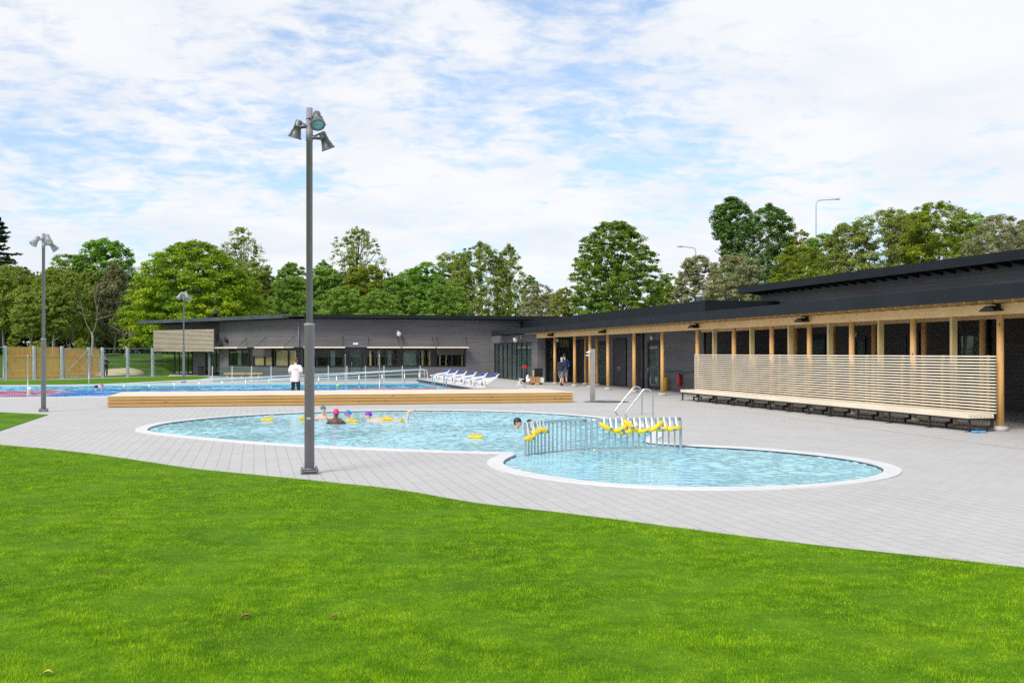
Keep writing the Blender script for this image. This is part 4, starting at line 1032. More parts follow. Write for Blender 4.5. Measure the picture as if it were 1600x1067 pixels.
# starting platform and six blocks
sp = thing('starting_platform', 'raised white starting platform with dark edge at the end of the lap pool', 'platform', 11.4, 61)
part('slab', MB().box(10.33, 12.5, 51.3, 69.9, 0.0, 0.27), M['concrete'], sp)
part('edge_strip', MB().box(10.25, 10.327, 51.3, 69.9, 0.16, 0.275).box(10.33, 12.5, 51.24, 51.297, 0.2, 0.275), M['black'], sp)
def text_mesh(ch, size, depth=0.004):
    cu = bpy.data.curves.new('t', 'FONT'); cu.body = ch; cu.size = size; cu.extrude = depth; cu.align_x = 'CENTER'; cu.align_y = 'CENTER'
    o = bpy.data.objects.new('t', cu); COL.objects.link(o); bpy.context.view_layer.update()
    me = bpy.data.meshes.new_from_object(o.evaluated_get(bpy.context.evaluated_depsgraph_get()))
    bpy.data.objects.remove(o); return me
for k in range(6):
    v = 53.3 + 2.8*k; u = 10.75; z = 0.27; num = 6 - k
    t = thing('starting_block', 'white starting block marked %d, ' % num + ('farthest of the row', 'second from the far end', 'third, before the window strip', 'fourth, behind the green cap', 'fifth, next to the nearest block', 'nearest the pallet')[num-1], 'starting block', u, v, z, 'starting blocks')
    pr = [(0.06, 0), (0.46, 0), (0.52, 0.16), (0.90, 0.37), (1.10, 0.50), (1.08, 0.56), (0.40, 0.43), (0.0, 0.35), (-0.02, 0.29), (0.10, 0.22)]
    part('body', MB().prism([(u+a, z+b) for a, b in pr], v-0.25, v+0.25, 'y'), M['white'], t)
    part('top_pad', MB().prism([(u+0.02, z+0.362), (u+0.34, z+0.428), (u+0.34, z+0.44), (u+0.02, z+0.374)], v-0.22, v+0.22, 'y'), M['blue'], t)
    part('back_wedge', MB().prism([(u+0.62, z+0.48), (u+0.75, z+0.50), (u+1.16, z+0.70), (u+1.10, z+0.74)], v-0.2, v-0.03, 'y').prism([(u+0.62, z+0.48), (u+0.75, z+0.50), (u+1.16, z+0.70), (u+1.10, z+0.74)], v+0.03, v+0.2, 'y').prism([(u+0.60, z+0.475), (u+0.64, z+0.47), (u+1.12, z+0.58), (u+1.12, z+0.6)], v-0.2, v+0.2, 'y'), M['blue'], t)
    part('fin', MB().prism([(u+1.0, z+0.58), (u+1.17, z+0.69), (u+1.2, z+0.68), (u+1.1, z+0.55)], v-0.22, v+0.22, 'y'), M['white'], t)
    part('oval_mark', MB().lathe([(0.055, 0), (0.055, 0.006)], (u+0.135, v-0.25, z+0.14), (0, -1, 0), 16), M['galv'], t)
    part('red_mark', MB().box(u+0.445, u+0.485, v-0.257, v-0.2505, z+0.08, z+0.30).box(u+0.41, u+0.445, v-0.257, v-0.2505, z+0.06, z+0.09), M['orange'], t)
    part('grip', MB().tube([(u+0.06, v-0.2, z+0.2), (u-0.03, v-0.2, z+0.1), (u-0.03, v+0.2, z+0.1), (u+0.06, v+0.2, z+0.2)], 0.014, 6), M['inox'], t)
    me = text_mesh(str(num), 0.30); me.materials.append(M['black'])
    o = bpy.data.objects.new('number', me); COL.objects.link(o); o.parent = t; o.location = (0.30, -0.256, 0.175); o.rotation_euler = (R(90), 0, 0)
# flag poles
for px, yb, lab in ((43.5, 619.5, 'thin steel flag pole at the near pool edge beside the lamp post'), (139, 599.2, 'thin steel flag pole on the far lawn in front of the wooden gate'),
                    (593, 616, 'thin steel flag pole behind the timber platform, before the window strip'), (539.5, 599.6, 'thin steel flag pole at the far edge by the glass screen')):
    u, v = guv(px, yb); single('flag_pole', MB().lathe([(0.045, 0.0), (0.045, 0.04), (0.02, 0.05), (0.02, 1.82), (0.032, 1.83), (0.032, 1.88), (0.0, 1.9)], (u, v, 0), n=10), M['inoxdull'], lab, 'flag pole', u, v, 0, 'flag poles of the lap pool')
# ladder handles at the block end
a = guv(687, 613)
lh = thing('pool_ladder', 'pair of steel ladder handles at the lap pool corner before the blocks', 'ladder', a[0], a[1])
for q in (-0.3, 0.3):
    part('handle', MB().tube(catmull3([Vector((a[0]+q, a[1]-0.2, 0)), Vector((a[0]+q, a[1]-0.2, 0.7)), Vector((a[0]+q, a[1], 0.88)), Vector((a[0]+q, a[1]+0.35, 0.78)), Vector((a[0]+q, a[1]+0.6, 0.2)), Vector((a[0]+q, a[1]+0.6, -0.4))]), 0.025, 8), M['inox'], lh)

# ------------------------------------------------------------------ far fence with gates
def FU(px):                                           # station on the fence line for a column
    d = (px-800)/FPX; ax, ay = W(*FEN_A); bx, by = W(*FEN_B)
    t = (d*ay - ax)/((bx-ax) - d*(by-ay)); return (FEN_A[0]+(FEN_B[0]-FEN_A[0])*t, FEN_A[1]+(FEN_B[1]-FEN_A[1])*t)
fn = Vector((fd.y, -fd.x))
def fx(x0, z): return None
def fence_slats(mb, A, B, z0, z1, w=0.058, gap=0.045):
    A = Vector(A); B = Vector(B); L_ = (B-A).length; d = (B-A)/L_; n = Vector((d.y, -d.x)); x = gap
    while x + w < L_:
        c = A + d*(x+w/2); mb.obox((c.x, c.y, (z0+z1)/2), (d.x*w/2, d.y*w/2, 0), (n.x*0.012, n.y*0.012, 0), (0, 0, (z1-z0)/2)); x += w+gap
def fence_rail(mb, A, B, z, h=0.06, off=0.03):
    A = Vector(A); B = Vector(B); d = (B-A).normalized(); n = Vector((d.y, -d.x))*off; c = (A+B)/2 + n
    mb.obox((c.x, c.y, z), ((B-A).x/2, (B-A).y/2, 0), (d.y*0.02, -d.x*0.02, 0), (0, 0, h/2))
def fpost(t, p, h, mat=None, w=0.09):
    part('post', MB().obox((p[0], p[1], h/2), (fd.x*w, fd.y*w, 0), (fd.y*w, -fd.x*w, 0), (0, 0, h/2)), mat or M['galv'], t)
f1 = thing('slat_fence', 'golden upright timber slat fence on steel posts behind the far lawn', 'fence', *FU(53))
for a, b in ((12, 50), (57, 94)):
    mb = MB(); fence_slats(mb, FU(a), FU(b), 0.05, 2.42); fence_rail(mb, FU(a), FU(b), 0.25); fence_rail(mb, FU(a), FU(b), 0.62); fence_rail(mb, FU(a), FU(b), 1.75)
    part('slat_panel', mb, M['fencewood'], f1)
for p in (8.5, 53.3, 96.5): fpost(f1, FU(p), 2.5)
f2 = thing('slat_gate', 'double gate of upright timber slats with diagonal braces in a steel frame', 'gate', *FU(125))
for a, b, s_ in ((101, 136, 1), (141, 156, -1)):
    mb = MB(); fence_slats(mb, FU(a), FU(b), 0.12, 2.3); fence_rail(mb, FU(a), FU(b), 0.3); fence_rail(mb, FU(a), FU(b), 0.65); fence_rail(mb, FU(a), FU(b), 1.7)
    lf = part('gate_leaf', mb, M['fencewood'], f2)
    A, B = FU(a), FU(b); mb = MB(); o_ = fn*0.06
    z0_, z1_ = (0.35, 2.2) if s_ > 0 else (2.2, 0.35)
    mb.tube([(A[0]+o_.x, A[1]+o_.y, z0_), (B[0]+o_.x, B[1]+o_.y, z1_)], 0.025, 6)
    mb.tube([(A[0], A[1], 0.1), (A[0], A[1], 2.32), (B[0], B[1], 2.32), (B[0], B[1], 0.1), (A[0], A[1], 0.1)], 0.035, 6)
    part('gate_frame', mb, M['galv'], f2, lf)
for p in (138.3, 160): fpost(f2, FU(p), 2.42)
f3 = thing('wire_fence', 'clear mesh fence on pale steel posts between gate and far building', 'fence', *FU(200))
M['mesh'] = clear_glass('fence_mesh', (0.86, 0.90, 0.89), 0.25, 0.3)
for p in (199.5, 238.4): fpost(f3, FU(p), 2.38)
for a, b in ((161.5, 198), (201, 237), (240, 254)):
    A, B = FU(a), FU(b); part('mesh_panel', MB().obox(((A[0]+B[0])/2, (A[1]+B[1])/2, 1.2), ((B[0]-A[0])/2, (B[1]-A[1])/2, 0), (fn.x*0.005, fn.y*0.005, 0), (0, 0, 1.12)), M['mesh'], f3)
    mb = MB()
    for z in (0.15, 0.62, 1.1, 1.45, 1.9, 2.33): mb.tube([(A[0], A[1], z), (B[0], B[1], z)], 0.012, 5)
    part('wires', mb, M['galv'], f3)
for p in (160.8, 199.5, 238.4):
    A = FU(p)
    for z in (0.35, 0.75, 1.15, 1.5, 1.75, 2.1): part('clip', MB().obox((A[0]+fn.x*0.1, A[1]+fn.y*0.1, z), (fd.x*0.17, fd.y*0.17, 0), (fn.x*0.03, fn.y*0.03, 0), (0, 0, 0.025)), M['galv'], f3)
f4 = thing('steel_gate', 'pale steel framed mesh gate at the picture edge, next to the slat fence', 'gate', *FU(-8))
A, B = FU(-26), FU(5.5)
part('frame', MB().tube([(A[0], A[1], 0.1), (A[0], A[1], 2.4), (B[0], B[1], 2.4), (B[0], B[1], 0.1), (A[0], A[1], 0.1)], 0.06, 6), M['galv'], f4)
part('mesh_panel', MB().obox(((A[0]+B[0])/2, (A[1]+B[1])/2, 1.2), ((B[0]-A[0])/2, (B[1]-A[1])/2, 0), (fn.x*0.005, fn.y*0.005, 0), (0, 0, 1.1)), M['mesh'], f4)

# ------------------------------------------------------------------ small things on the paving
u, v = guv(926, 626.5)
sh = thing('outdoor_shower', 'square brushed steel shower column standing on wet paving', 'shower', u, v)
part('column', MB().bbox(u-0.095, u+0.095, v-0.06, v+0.06, 0, 2.15, 0.006), M['inoxdull'], sh)
part('shower_head', MB().tube([(u-0.09, v-0.02, 2.08), (u-0.2, v-0.05, 2.06)], 0.02, 8).lathe([(0.0, 0.0), (0.10, 0.01), (0.11, 0.04), (0.03, 0.06)], (u-0.19, v-0.05, 1.98), n=14), M['white'], sh)
part('shower_head', MB().lathe([(0.0, 0.0), (0.11, 0.01), (0.11, 0.035), (0.03, 0.05)], (u-0.21, v-0.05, 1.86), n=14).tube([(u-0.09, v-0.02, 1.9), (u-0.2, v-0.04, 1.9)], 0.018, 8), M['white'], sh)
part('push_button', MB().lathe([(0.03, 0), (0.03, 0.02)], (u, v-0.061, 1.1), (0, -1, 0), 12), M['inox'], sh)
# pallet with goods, hand truck, trestle
u, v = guv(834.5, 601)
pl = thing('pallet', 'low wooden pallet loaded with boxes near the entrance', 'pallet', u, v)
mb = MB()
for k in range(6): mb.box(u-0.56, u+0.56, v-0.45+k*0.165, v-0.45+k*0.165+0.11, 0.12, 0.145)
part('top_boards', mb, M['palletwood'], pl)
mb = MB()
for a in (-0.5, 0, 0.5):
    for b in (-0.4, 0, 0.4): mb.box(u+a-0.06, u+a+0.06, v+b-0.05, v+b+0.05, 0.02, 0.119)
part('blocks', mb, M['palletwood'], pl)
part('runners', MB().box(u-0.56, u+0.56, v-0.46, v-0.34, 0.0, 0.019).box(u-0.56, u+0.56, v+0.34, v+0.46, 0, 0.019), M['palletwood'], pl)
def carton(du, dv, w, d, h, lab, z0=0.147, m='cardboard', nm='cardboard_box', cat='box'):
    x, y = u+du, v+dv; t = thing(nm, lab, cat, x, y, z0, 'goods on the pallet')
    part('body', MB().bbox(x-w/2, x+w/2, y-d/2, y+d/2, z0, z0+h, 0.012), M[m], t)
    part('lid', MB().box(x-w/2-0.006, x-0.004, y-d/2-0.006, y+d/2+0.006, z0+h+0.001, z0+h+0.012).box(x+0.004, x+w/2+0.006, y-d/2-0.006, y+d/2+0.006, z0+h+0.001, z0+h+0.012), M[m], t)
carton(-0.16, -0.2, 0.34, 0.3, 0.36, 'brown cardboard box on the pallet beside the white sack')
carton(0.17, -0.2, 0.29, 0.3, 0.34, 'brown cardboard box on the pallet beside the white carton')
carton(0.43, -0.18, 0.26, 0.3, 0.30, 'white carton at the right end of the pallet', m='white', nm='white_carton')
carton(0.33, 0.24, 0.5, 0.34, 0.86, 'tall black crate standing behind the cartons on the pallet', m='black', nm='black_crate', cat='crate')
single('cardboard_tube', MB().lathe([(0.05, 0.147), (0.05, 0.9), (0.045, 0.9), (0.0, 0.89)], (u-0.02, v+0.06, 0), n=12), M['palletwood'], 'upright pale tube rising between the cardboard boxes on the pallet', 'tube', u-0.02, v+0.06, 0.147)
mb = MB()
for i in range(7): mb.ell((u-0.42+rnd.uniform(-0.06,0.06), v-0.15+rnd.uniform(-0.1,0.1), 0.24+0.05*i), (0.14-0.012*i, 0.14-0.012*i, 0.09))
single('white_sack', mb, M['strap'], 'lumpy white sack at the left end of the pallet', 'sack', u-0.42, v-0.15, 0.147)
ht = thing('pallet_truck', 'black pallet truck with a red top standing behind the pallet', 'pallet truck', u-0.28, v+0.9)
x, y = u-0.28, v+0.9
part('forks', MB().box(x-0.25, x-0.1, y-0.5, y+0.3, 0.05, 0.12).box(x+0.1, x+0.25, y-0.5, y+0.3, 0.05, 0.12).box(x-0.25, x+0.25, y+0.3, y+0.4, 0.05, 0.4), M['black'], ht)
part('handle', MB().tube([(x, y+0.35, 0.3), (x, y+0.45, 1.2)], 0.03, 8).tube([(x-0.18, y+0.45, 1.18), (x-0.18, y+0.46, 1.36), (x+0.18, y+0.46, 1.36), (x+0.18, y+0.45, 1.18)], 0.018, 6), M['black'], ht)
part('hydraulic_head', MB().bbox(x-0.15, x+0.15, y+0.36, y+0.5, 1.02, 1.18, 0.03), M['red'], ht)
for q in (-0.17, 0.17): part('wheel', MB().lathe([(0.09, -0.03), (0.09, 0.03)], (x+q, y+0.4, 0.09), (1, 0, 0), 12), M['black'], ht)
u, v = guv(814.5, 607)
single('trestle', MB().tube([(u-0.28, v-0.15, 0), (u-0.06, v, 0.52), (u+0.28, v-0.15, 0)], 0.025, 6).tube([(u-0.28, v+0.2, 0), (u-0.06, v, 0.52), (u+0.28, v+0.2, 0)], 0.025, 6).box(u-0.14, u+0.14, v-0.03, v+0.03, 0.5, 0.55).tube([(u-0.17, v-0.09, 0.25), (u+0.17, v-0.09, 0.25)], 0.015, 6), M['white'], 'small white folding trestle in front of the pallet', 'trestle', u, v)
# rescue float, yellow canister, blue hose on the wall
u, v = UB-0.14, v_on(1061.5, UB-0.14)
rf = thing('rescue_float', 'red rescue float hanging on the dark wall by the bench end', 'rescue float', u, v, 0.3)
part('body', MB().lathe([(0.02, 0.25), (0.10, 0.3), (0.115, 0.45), (0.115, 0.78), (0.10, 0.9), (0.03, 0.96), (0.0, 0.965)], (u, v, 0), n=14), M['red'], rf)
part('strap', MB().box(u-0.125, u+0.125, v-0.03, v+0.03, 0.55, 0.59), M['strap'], rf)
u, v = UB-0.2, v_on(1040.5, UB-0.2)
ca = thing('yellow_canister', 'yellow upright canister half hidden behind a round post', 'canister', u, v)
part('body', MB().lathe([(0.1, 0.0), (0.1, 0.65), (0.06, 0.72), (0.0, 0.73)], (u, v, 0), n=14), M['yellow'], ca)
part('cap', MB().lathe([(0.035, 0.725), (0.035, 0.8), (0, 0.805)], (u, v, 0), n=10), M['black'], ca)
a, b = v_on(1040, UB-0.05), v_on(1084, UB-0.05)
single('blue_hose', MB().tube([(UB-0.05, a+(b-a)*k/10, 1.02 - 0.05*math.sin(k*1.1)*0.6) for k in range(11)], 0.03, 8), plain('blue_rubber', (0.01, 0.09, 0.24), 0.5), 'thin blue hose fixed along the dark wall above the red float', 'hose', UB-0.05, (a+b)/2, 1.0)
u, v = guv(1527, 676)
mb = MB()
for k in range(9): mb.ell((u+rnd.uniform(-0.14,0.14), v+rnd.uniform(-0.1,0.1), 0.025), (0.08, 0.06, 0.03), 8, 5)
single('blue_cloth', mb, plain('blue_cloth', (0.06, 0.35, 0.7), 0.8), 'crumpled light blue cloth on the paving under the near bench end', 'cloth', u, v)
# benches by the far building, litter bin
for px0, px1, lab in ((350, 384, 'pale timber bench by the glass screen, its end towards the floodlight post'), (385, 410, 'pale timber bench by the glass screen, nearer to the man in white')):
    vv = 77.5; a, b = u_on(px0, vv), u_on(px1, vv)
    t = thing('long_bench', lab, 'bench', (a+b)/2, vv, 0, 'benches behind the glass screen')
    part('seat', MB().bbox(a, b, vv-0.22, vv+0.22, 0.50, 0.60, 0.02), M['post'], t)
    for x in (a+0.25, b-0.25): part('leg', MB().tube([(x-0.1, vv-0.15, 0), (x, vv-0.12, 0.5)], 0.03, 6).tube([(x-0.1, vv+0.15, 0), (x, vv+0.12, 0.5)], 0.03, 6), M['white'], t)
p = FL(xl(312), 0.1, 0)
lb = thing('litter_bin', 'slim black litter bin beside a column under the sun screen', 'bin', p[0], p[1])
part('body', MB().bbox(p[0]-0.25, p[0]+0.25, p[1]-0.2, p[1]+0.2, 0.0, 0.75, 0.03), M['black'], lb)
part('lid', MB().bbox(p[0]-0.27, p[0]+0.27, p[1]-0.22, p[1]+0.22, 0.752, 0.82, 0.03), M['steelblack'], lb)
# fallen leaves on the lawn
M['dryleaf'] = plain('dry_leaf', (0.22, 0.10, 0.03), 0.7, 0, 0.3, 60)
M['yleaf'] = plain('yellow_leaf', (0.5, 0.42, 0.06), 0.7, 0, 0.3, 60)
for px, py, s_, m, lab in ((384, 960, 0.05, 'dryleaf', 'curled brown fallen leaf in the middle of the lawn'), (161, 892, 0.035, 'dryleaf', 'small brown fallen leaf far across the lawn'), (521, 961, 0.035, 'dryleaf', 'small reddish fallen leaf right of the curled brown one'), (74, 1047, 0.035, 'yleaf', 'yellowish fallen leaf near the bottom corner of the lawn')):
    u, v = guv(px, py, 0.05); n = 7; mb = MB(); vs = []
    for i in range(n):
        q = i/(n-1); w = s_*0.62*math.sin(math.pi*min(1, q*0.94+0.06)); z = 0.026 + 0.016*math.sin(q*2.6)
        vs += [(u-s_+2*s_*q, v-w, z+w*0.5), (u-s_+2*s_*q, v, z), (u-s_+2*s_*q, v+w, z+w*0.5)]
    mb._a(vs, [f for i in range(n-1) for f in ((i*3, i*3+3, i*3+4, i*3+1), (i*3+1, i*3+4, i*3+5, i*3+2))], True); mb.tube([(u-s_, v, 0.026), (u-s_*1.3, v+0.01, 0.03)], 0.002, 5)
    single('fallen_leaf', mb, M[m], lab, 'leaf', u, v, 0.04, 'fallen leaves on the lawn')
# road lamps behind the trees
def road_lamp(px, pyt, Y, dx, lab, h0=1.7):
    X = (px-800)/FPX*Y; zt = EYE + (HOR-pyt)*Y/FPX; u, v = UV(X, Y)
    t = thing('road_lamp', lab, 'street lamp', u, v, h0, 'road lamps beyond the trees')
    e = xyd((dx, 0, 0)); 
    pts = [Vector((u, v, h0)), Vector((u, v, zt-0.5)), Vector((u+e[0]*0.06, v+e[1]*0.06, zt-0.12)), Vector((u+e[0]*0.2, v+e[1]*0.2, zt)), Vector((u+e[0]*0.8, v+e[1]*0.8, zt+0.12))]
    part('pole', MB().tube([pts[0]] + catmull3(pts[1:]), 0.07, 8), M['galv'], t)
    c = pts[-1]; part('lantern', MB().ell((c.x+e[0]*0.16, c.y+e[1]*0.16, c.z+0.02), (0.42, 0.2, 0.12), 12, 8, Matrix.Rotation(math.atan2(e[1], e[0]), 3, 'Z')), M['galv'], t)
road_lamp(1275, 313, 130, 2.6, 'tall road lamp with a long arm rising between the dark maple and olive trees')
road_lamp(1087, 387, 135, -2.0, 'road lamp with short arm half sunk behind the hawthorn trees')

# ------------------------------------------------------------------ trees
def gz(X, Y):
    t = min(max((Y-97)/34, 0), 1); return -0.03 + 1.75*t*t*(3-2*t)
PROF = {
 'round': lambda t: np.sqrt(np.clip(1-(1.9*t-0.85)**2, 0, 1))**0.85,
 'dome':  lambda t: np.clip(1-t**2.1, 0, 1)**0.55*(0.82+0.18*np.minimum(1, t*5)),
 'tall':  lambda t: np.clip(1-t**4, 0, 1)**0.55*(0.80+0.14*np.sin(t*11+1.0)+0.06*np.sin(t*23))*(1-0.12*t),
 'column':lambda t: np.clip(1-(2*t-1)**4, 0, 1)**0.6*(0.75+0.25*np.sin(t*9)),
 'heap':  lambda t: np.clip(1-t**4.5, 0, 1)**0.5*(0.9+0.1*np.sin(t*7)),
 'elm':   lambda t: np.clip(np.sin(np.pi*np.clip(0.10+0.88*t, 0, 1)), 0, 1)**0.55*(1.0-0.12*t),
}
LM = {
 'maple': leaf('bright_maple_leaves', (0.105, 0.221, 0.013), (0.252, 0.420, 0.021), (0.546, 0.609, 0.032), 0.35, 0.50),
 'oak':   leaf('oak_leaves', (0.108, 0.246, 0.025), (0.201, 0.416, 0.041), (0.386, 0.632, 0.069), 0.3, 0.48),
 'birch': leaf('birch_leaves', (0.154, 0.231, 0.037), (0.294, 0.394, 0.062), (0.509, 0.571, 0.116), 0.3, 0.48),
 'dark':  leaf('dark_maple_leaves', (0.069, 0.154, 0.034), (0.132, 0.262, 0.052), (0.246, 0.402, 0.077), 0.35, 0.40),
 'elm':   leaf('elm_leaves', (0.10, 0.19, 0.026), (0.20, 0.335, 0.042), (0.35, 0.49, 0.065), 0.4, 0.5),
 'olive': leaf('olive_green_leaves', (0.180, 0.230, 0.050), (0.306, 0.362, 0.077), (0.487, 0.542, 0.140), 0.35, 0.45),
 'haw':   leaf('grey_hawthorn_leaves', (0.209, 0.222, 0.098), (0.348, 0.362, 0.167), (0.584, 0.584, 0.334), 0.5, 0.43),
 'lime':  leaf('yellow_green_leaves', (0.158, 0.221, 0.021), (0.294, 0.367, 0.034), (0.473, 0.525, 0.058), 0.35, 0.50),
 'grey':  leaf('dull_brown_green_leaves', (0.154, 0.169, 0.077), (0.278, 0.278, 0.132), (0.416, 0.416, 0.217), 0.4, 0.40),
 'mid':   leaf('mid_green_leaves', (0.140, 0.254, 0.043), (0.254, 0.425, 0.065), (0.463, 0.648, 0.116), 0.35, 0.48),
 'fir':   leaf('fir_needles', (0.025, 0.055, 0.020), (0.045, 0.085, 0.030), (0.080, 0.130, 0.045), 0.4, 0.20),
 'wood':  leaf('shaded_wood_leaves', (0.025, 0.050, 0.013), (0.045, 0.080, 0.020), (0.080, 0.120, 0.032), 0.3, 0.30),  # shade inside the wood put into the leaf colour
}
def leaves_at(g, C, rc, per, size, centre, flat_=0.6, droop=0.0, up=0.55):
    n = len(C)*per
    base = np.repeat(C, per, 0); rr = np.repeat(rc, per)
    d = g.normal(size=(n, 3)); d /= np.linalg.norm(d, axis=1)[:, None]; d *= (g.random(n)**0.45)[:, None]
    pos = base + d*np.stack([rr, rr, rr*flat_], -1)
    if droop: pos[:, 2] -= droop*rr*g.random(n)**2
    out = pos - centre; out /= (np.linalg.norm(out, axis=1)[:, None]+1e-6)
    nr = out*0.55 + d*0.5 + g.normal(size=(n, 3))*0.45; nr[:, 2] += up
    nr /= np.linalg.norm(nr, axis=1)[:, None]
    a = np.cross(nr, g.normal(size=(n, 3))); a /= (np.linalg.norm(a, axis=1)[:, None]+1e-6); b = np.cross(nr, a)
    s = size*(0.6+0.8*g.random(n))[:, None]
    return np.stack([pos - a*s*0.62, pos + b*s*0.36 - a*s*0.05, pos + a*s*0.62, pos - b*s*0.36 - a*s*0.05], 1).reshape(-1, 3)
def tree(name, label, px, top, hw, Y, prof, lm, seed, cb=0.28, nclump=170, per=85, size=0.30, rc=0.125, shell=0.45, bark='bark', lean=0.0, flat_=0.6, droop=0.0, trunk=1.0, limbs=10, depth=0.85, rough=0.28, cat='tree', grow=1.12):
    g = np.random.default_rng(seed); X = (px-800)/FPX*Y
    z0 = gz(X, Y); H = EYE + (HOR-top)*Y/FPX - z0; Rw = hw*Y/FPX
    zc = H*cb; hc = H - zc
    # big lobes make the outline uneven
    nl = 7; la = g.random(nl)*6.283; lt = g.random(nl); lamp = 1 + rough*(g.random(nl)*1.6-0.9)
    hw *= grow; Rw = hw*Y/FPX; n = int(nclump*3.0)
    t = g.random(n*3)**0.75; f = PROF[prof](t)
    keep = g.random(n*3) < (f*0.9+0.12); t = t[keep][:n]; f = PROF[prof](t); n = len(t)
    th = g.random(n)*6.283
    w = np.exp(-((np.angle(np.exp(1j*(th[:, None]-la[None]))))**2/0.7 + (t[:, None]-lt[None])**2/0.05)); mod = (w*lamp[None]).sum(1)/(w.sum(1)+0.15) + 0.15/(w.sum(1)+0.15)
    r = (1-shell*g.random(n)**1.5)*f*mod
    r = np.where(g.random(n) < 0.15, r*g.random(n), r)
    rr = Rw*rc*(0.45+0.65*g.random(n)**1.5)*(0.85+0.25*f); per = max(10, int(per*0.86)); size = size*0.62
    Rin = np.maximum(Rw*r - rr*0.35, 0)
    zz = zc + hc*t*0.97 + rr*0.1
    zz = np.minimum(zz, H - rr*flat_*0.9)
    C = np.stack([np.cos(th)*Rin + lean*zz, np.sin(th)*Rin*depth, zz], -1)
    ctr = np.array([lean*H*0.5, 0, zc + hc*0.35])
    V = leaves_at(g, C, rr, per, size, ctr, flat_, droop)
    o = bpy.data.objects.new(name, None); COL.objects.link(o); o.location = (X, Y, z0); tag(o, label, cat, 'trees and shrubs around the pools')
    cr = bpy.data.objects.new('crown', big_mesh('crown', V, 4, LM[lm])); COL.objects.link(cr); cr.parent = o
    mb = MB(); tr = max(0.09, H*0.017)*trunk
    tp = [Vector((lean*H*q*0.5 + tr*1.2*math.sin(q*5+seed), tr*math.cos(q*4+seed), H*q)) for q in (0, 0.15, 0.3, 0.45, 0.6, 0.78)]
    mb.tube(catmull3(tp, 3), [tr*(1.25 if i == 0 else 1.0)*(1-0.83*i/15) for i in range(16)], 9)
    for k in range(limbs):
        i = g.integers(0, n); q = 0.22 + 0.5*g.random()
        a = Vector((lean*H*q*0.5, 0, H*q)); e = Vector(C[i])
        if e.z < a.z + 0.3: a.z = max(H*0.15, e.z - 1.0)
        m_ = a.lerp(e, 0.5) + Vector((0, 0, -0.06*H*g.random())); mb.tube(catmull3([a, m_, e], 4), [tr*0.42*(1-0.85*j/8) for j in range(9)], 6)
    tk = mb.mesh('trunk'); tk.materials.append(M[bark]); tk = bpy.data.objects.new('trunk', tk); COL.objects.link(tk); tk.parent = o
    return o

T = tree
T('maple_tree', 'huge bright yellow-green maple dome behind the sun screen of the far building', 302, 374, 116, 116, 'dome', 'maple', 1, 0.10, 300, 95, 0.34, 0.115, 0.4, flat_=0.42, limbs=14, rough=0.2)
T('oak_tree', 'dark green broad oak top between the conifer and the bright maple', 163, 370, 60, 160, 'heap', 'oak', 2, 0.2, 190, 80, 0.40, 0.14, rough=0.3)
T('birch_tree', 'olive birch crown over the slat fence, cut by the picture edge', 8, 412, 62, 132, 'heap', 'birch', 3, 0.3, 200, 80, 0.30, 0.13, droop=1.2, bark='birchbark')
T('birch_tree', 'drooping olive birch directly behind the lamp post by the side lawn', 88, 416, 48, 126, 'heap', 'birch', 4, 0.22, 190, 80, 0.28, 0.13, droop=1.4, bark='birchbark')
T('ash_tree', 'mid green tree top showing past the lamp heads, left of the oak', 104, 393, 40, 158, 'heap', 'mid', 5, 0.3, 120, 80, 0.34, 0.15)
T('willow_tree', 'greyish brown willow with bare lower stems beside the bright maple', 178, 408, 34, 132, 'tall', 'grey', 6, 0.2, 150, 70, 0.27, 0.16, droop=1.6, bark='birchbark', trunk=0.8)
T('willow_tree', 'narrow grey-green tree over the wooden double gate', 138, 416, 34, 134, 'tall', 'birch', 7, 0.22, 140, 75, 0.28, 0.16, droop=1.2)
T('poplar_tree', 'tall airy poplar rising behind the right shoulder of the bright maple', 378, 350, 56, 158, 'tall', 'birch', 8, 0.3, 100, 34, 0.38, 0.12, 0.75, limbs=26, rough=0.7)
T('alder_tree', 'dull olive alder crowding the right flank of the bright maple', 398, 408, 44, 146, 'heap', 'birch', 9, 0.2, 150, 80, 0.32, 0.14)
T('alder_tree', 'rounded dark green tree just left of the tall lamp post', 455, 408, 34, 142, 'heap', 'mid', 10, 0.2, 130, 85, 0.32, 0.15)
T('alder_tree', 'low grey-green tree above the roof bend, left of the tall lamp post', 455, 428, 42, 124, 'heap', 'mid', 11, 0.1, 140, 85, 0.27, 0.14)
T('poplar_tree', 'lone tall airy poplar standing clear against the sky, right of the tall lamp post', 557, 351, 44, 158, 'round', 'birch', 12, 0.4, 92, 38, 0.36, 0.13, 0.75, limbs=26, rough=0.7)
T('ash_tree', 'small dark tree top between the tall lamp post and the lone poplar', 505, 404, 26, 160, 'round', 'oak', 13, 0.3, 80, 60, 0.36, 0.16)
T('alder_tree', 'green tree touching the right edge of the tall lamp post', 507, 414, 40, 132, 'heap', 'mid', 14, 0.15, 140, 85, 0.29, 0.14)
T('alder_tree', 'yellowish green domed tree under the lone poplar', 573, 409, 50, 136, 'heap', 'lime', 15, 0.15, 170, 80, 0.30, 0.13)
T('willow_tree', 'low grey-leaved tree in front of the yellowish dome', 535, 446, 44, 118, 'heap', 'mid', 16, 0.08, 130, 85, 0.25, 0.14)
T('alder_tree', 'fresh green rounded tree above the white roof camera', 622, 428, 46, 120, 'heap', 'mid', 17, 0.1, 170, 85, 0.26, 0.13)
T('alder_tree', 'low pale green tree right at the roof edge left of the camera', 590, 452, 40, 112, 'heap', 'mid', 30, 0.05, 120, 85, 0.24, 0.14)
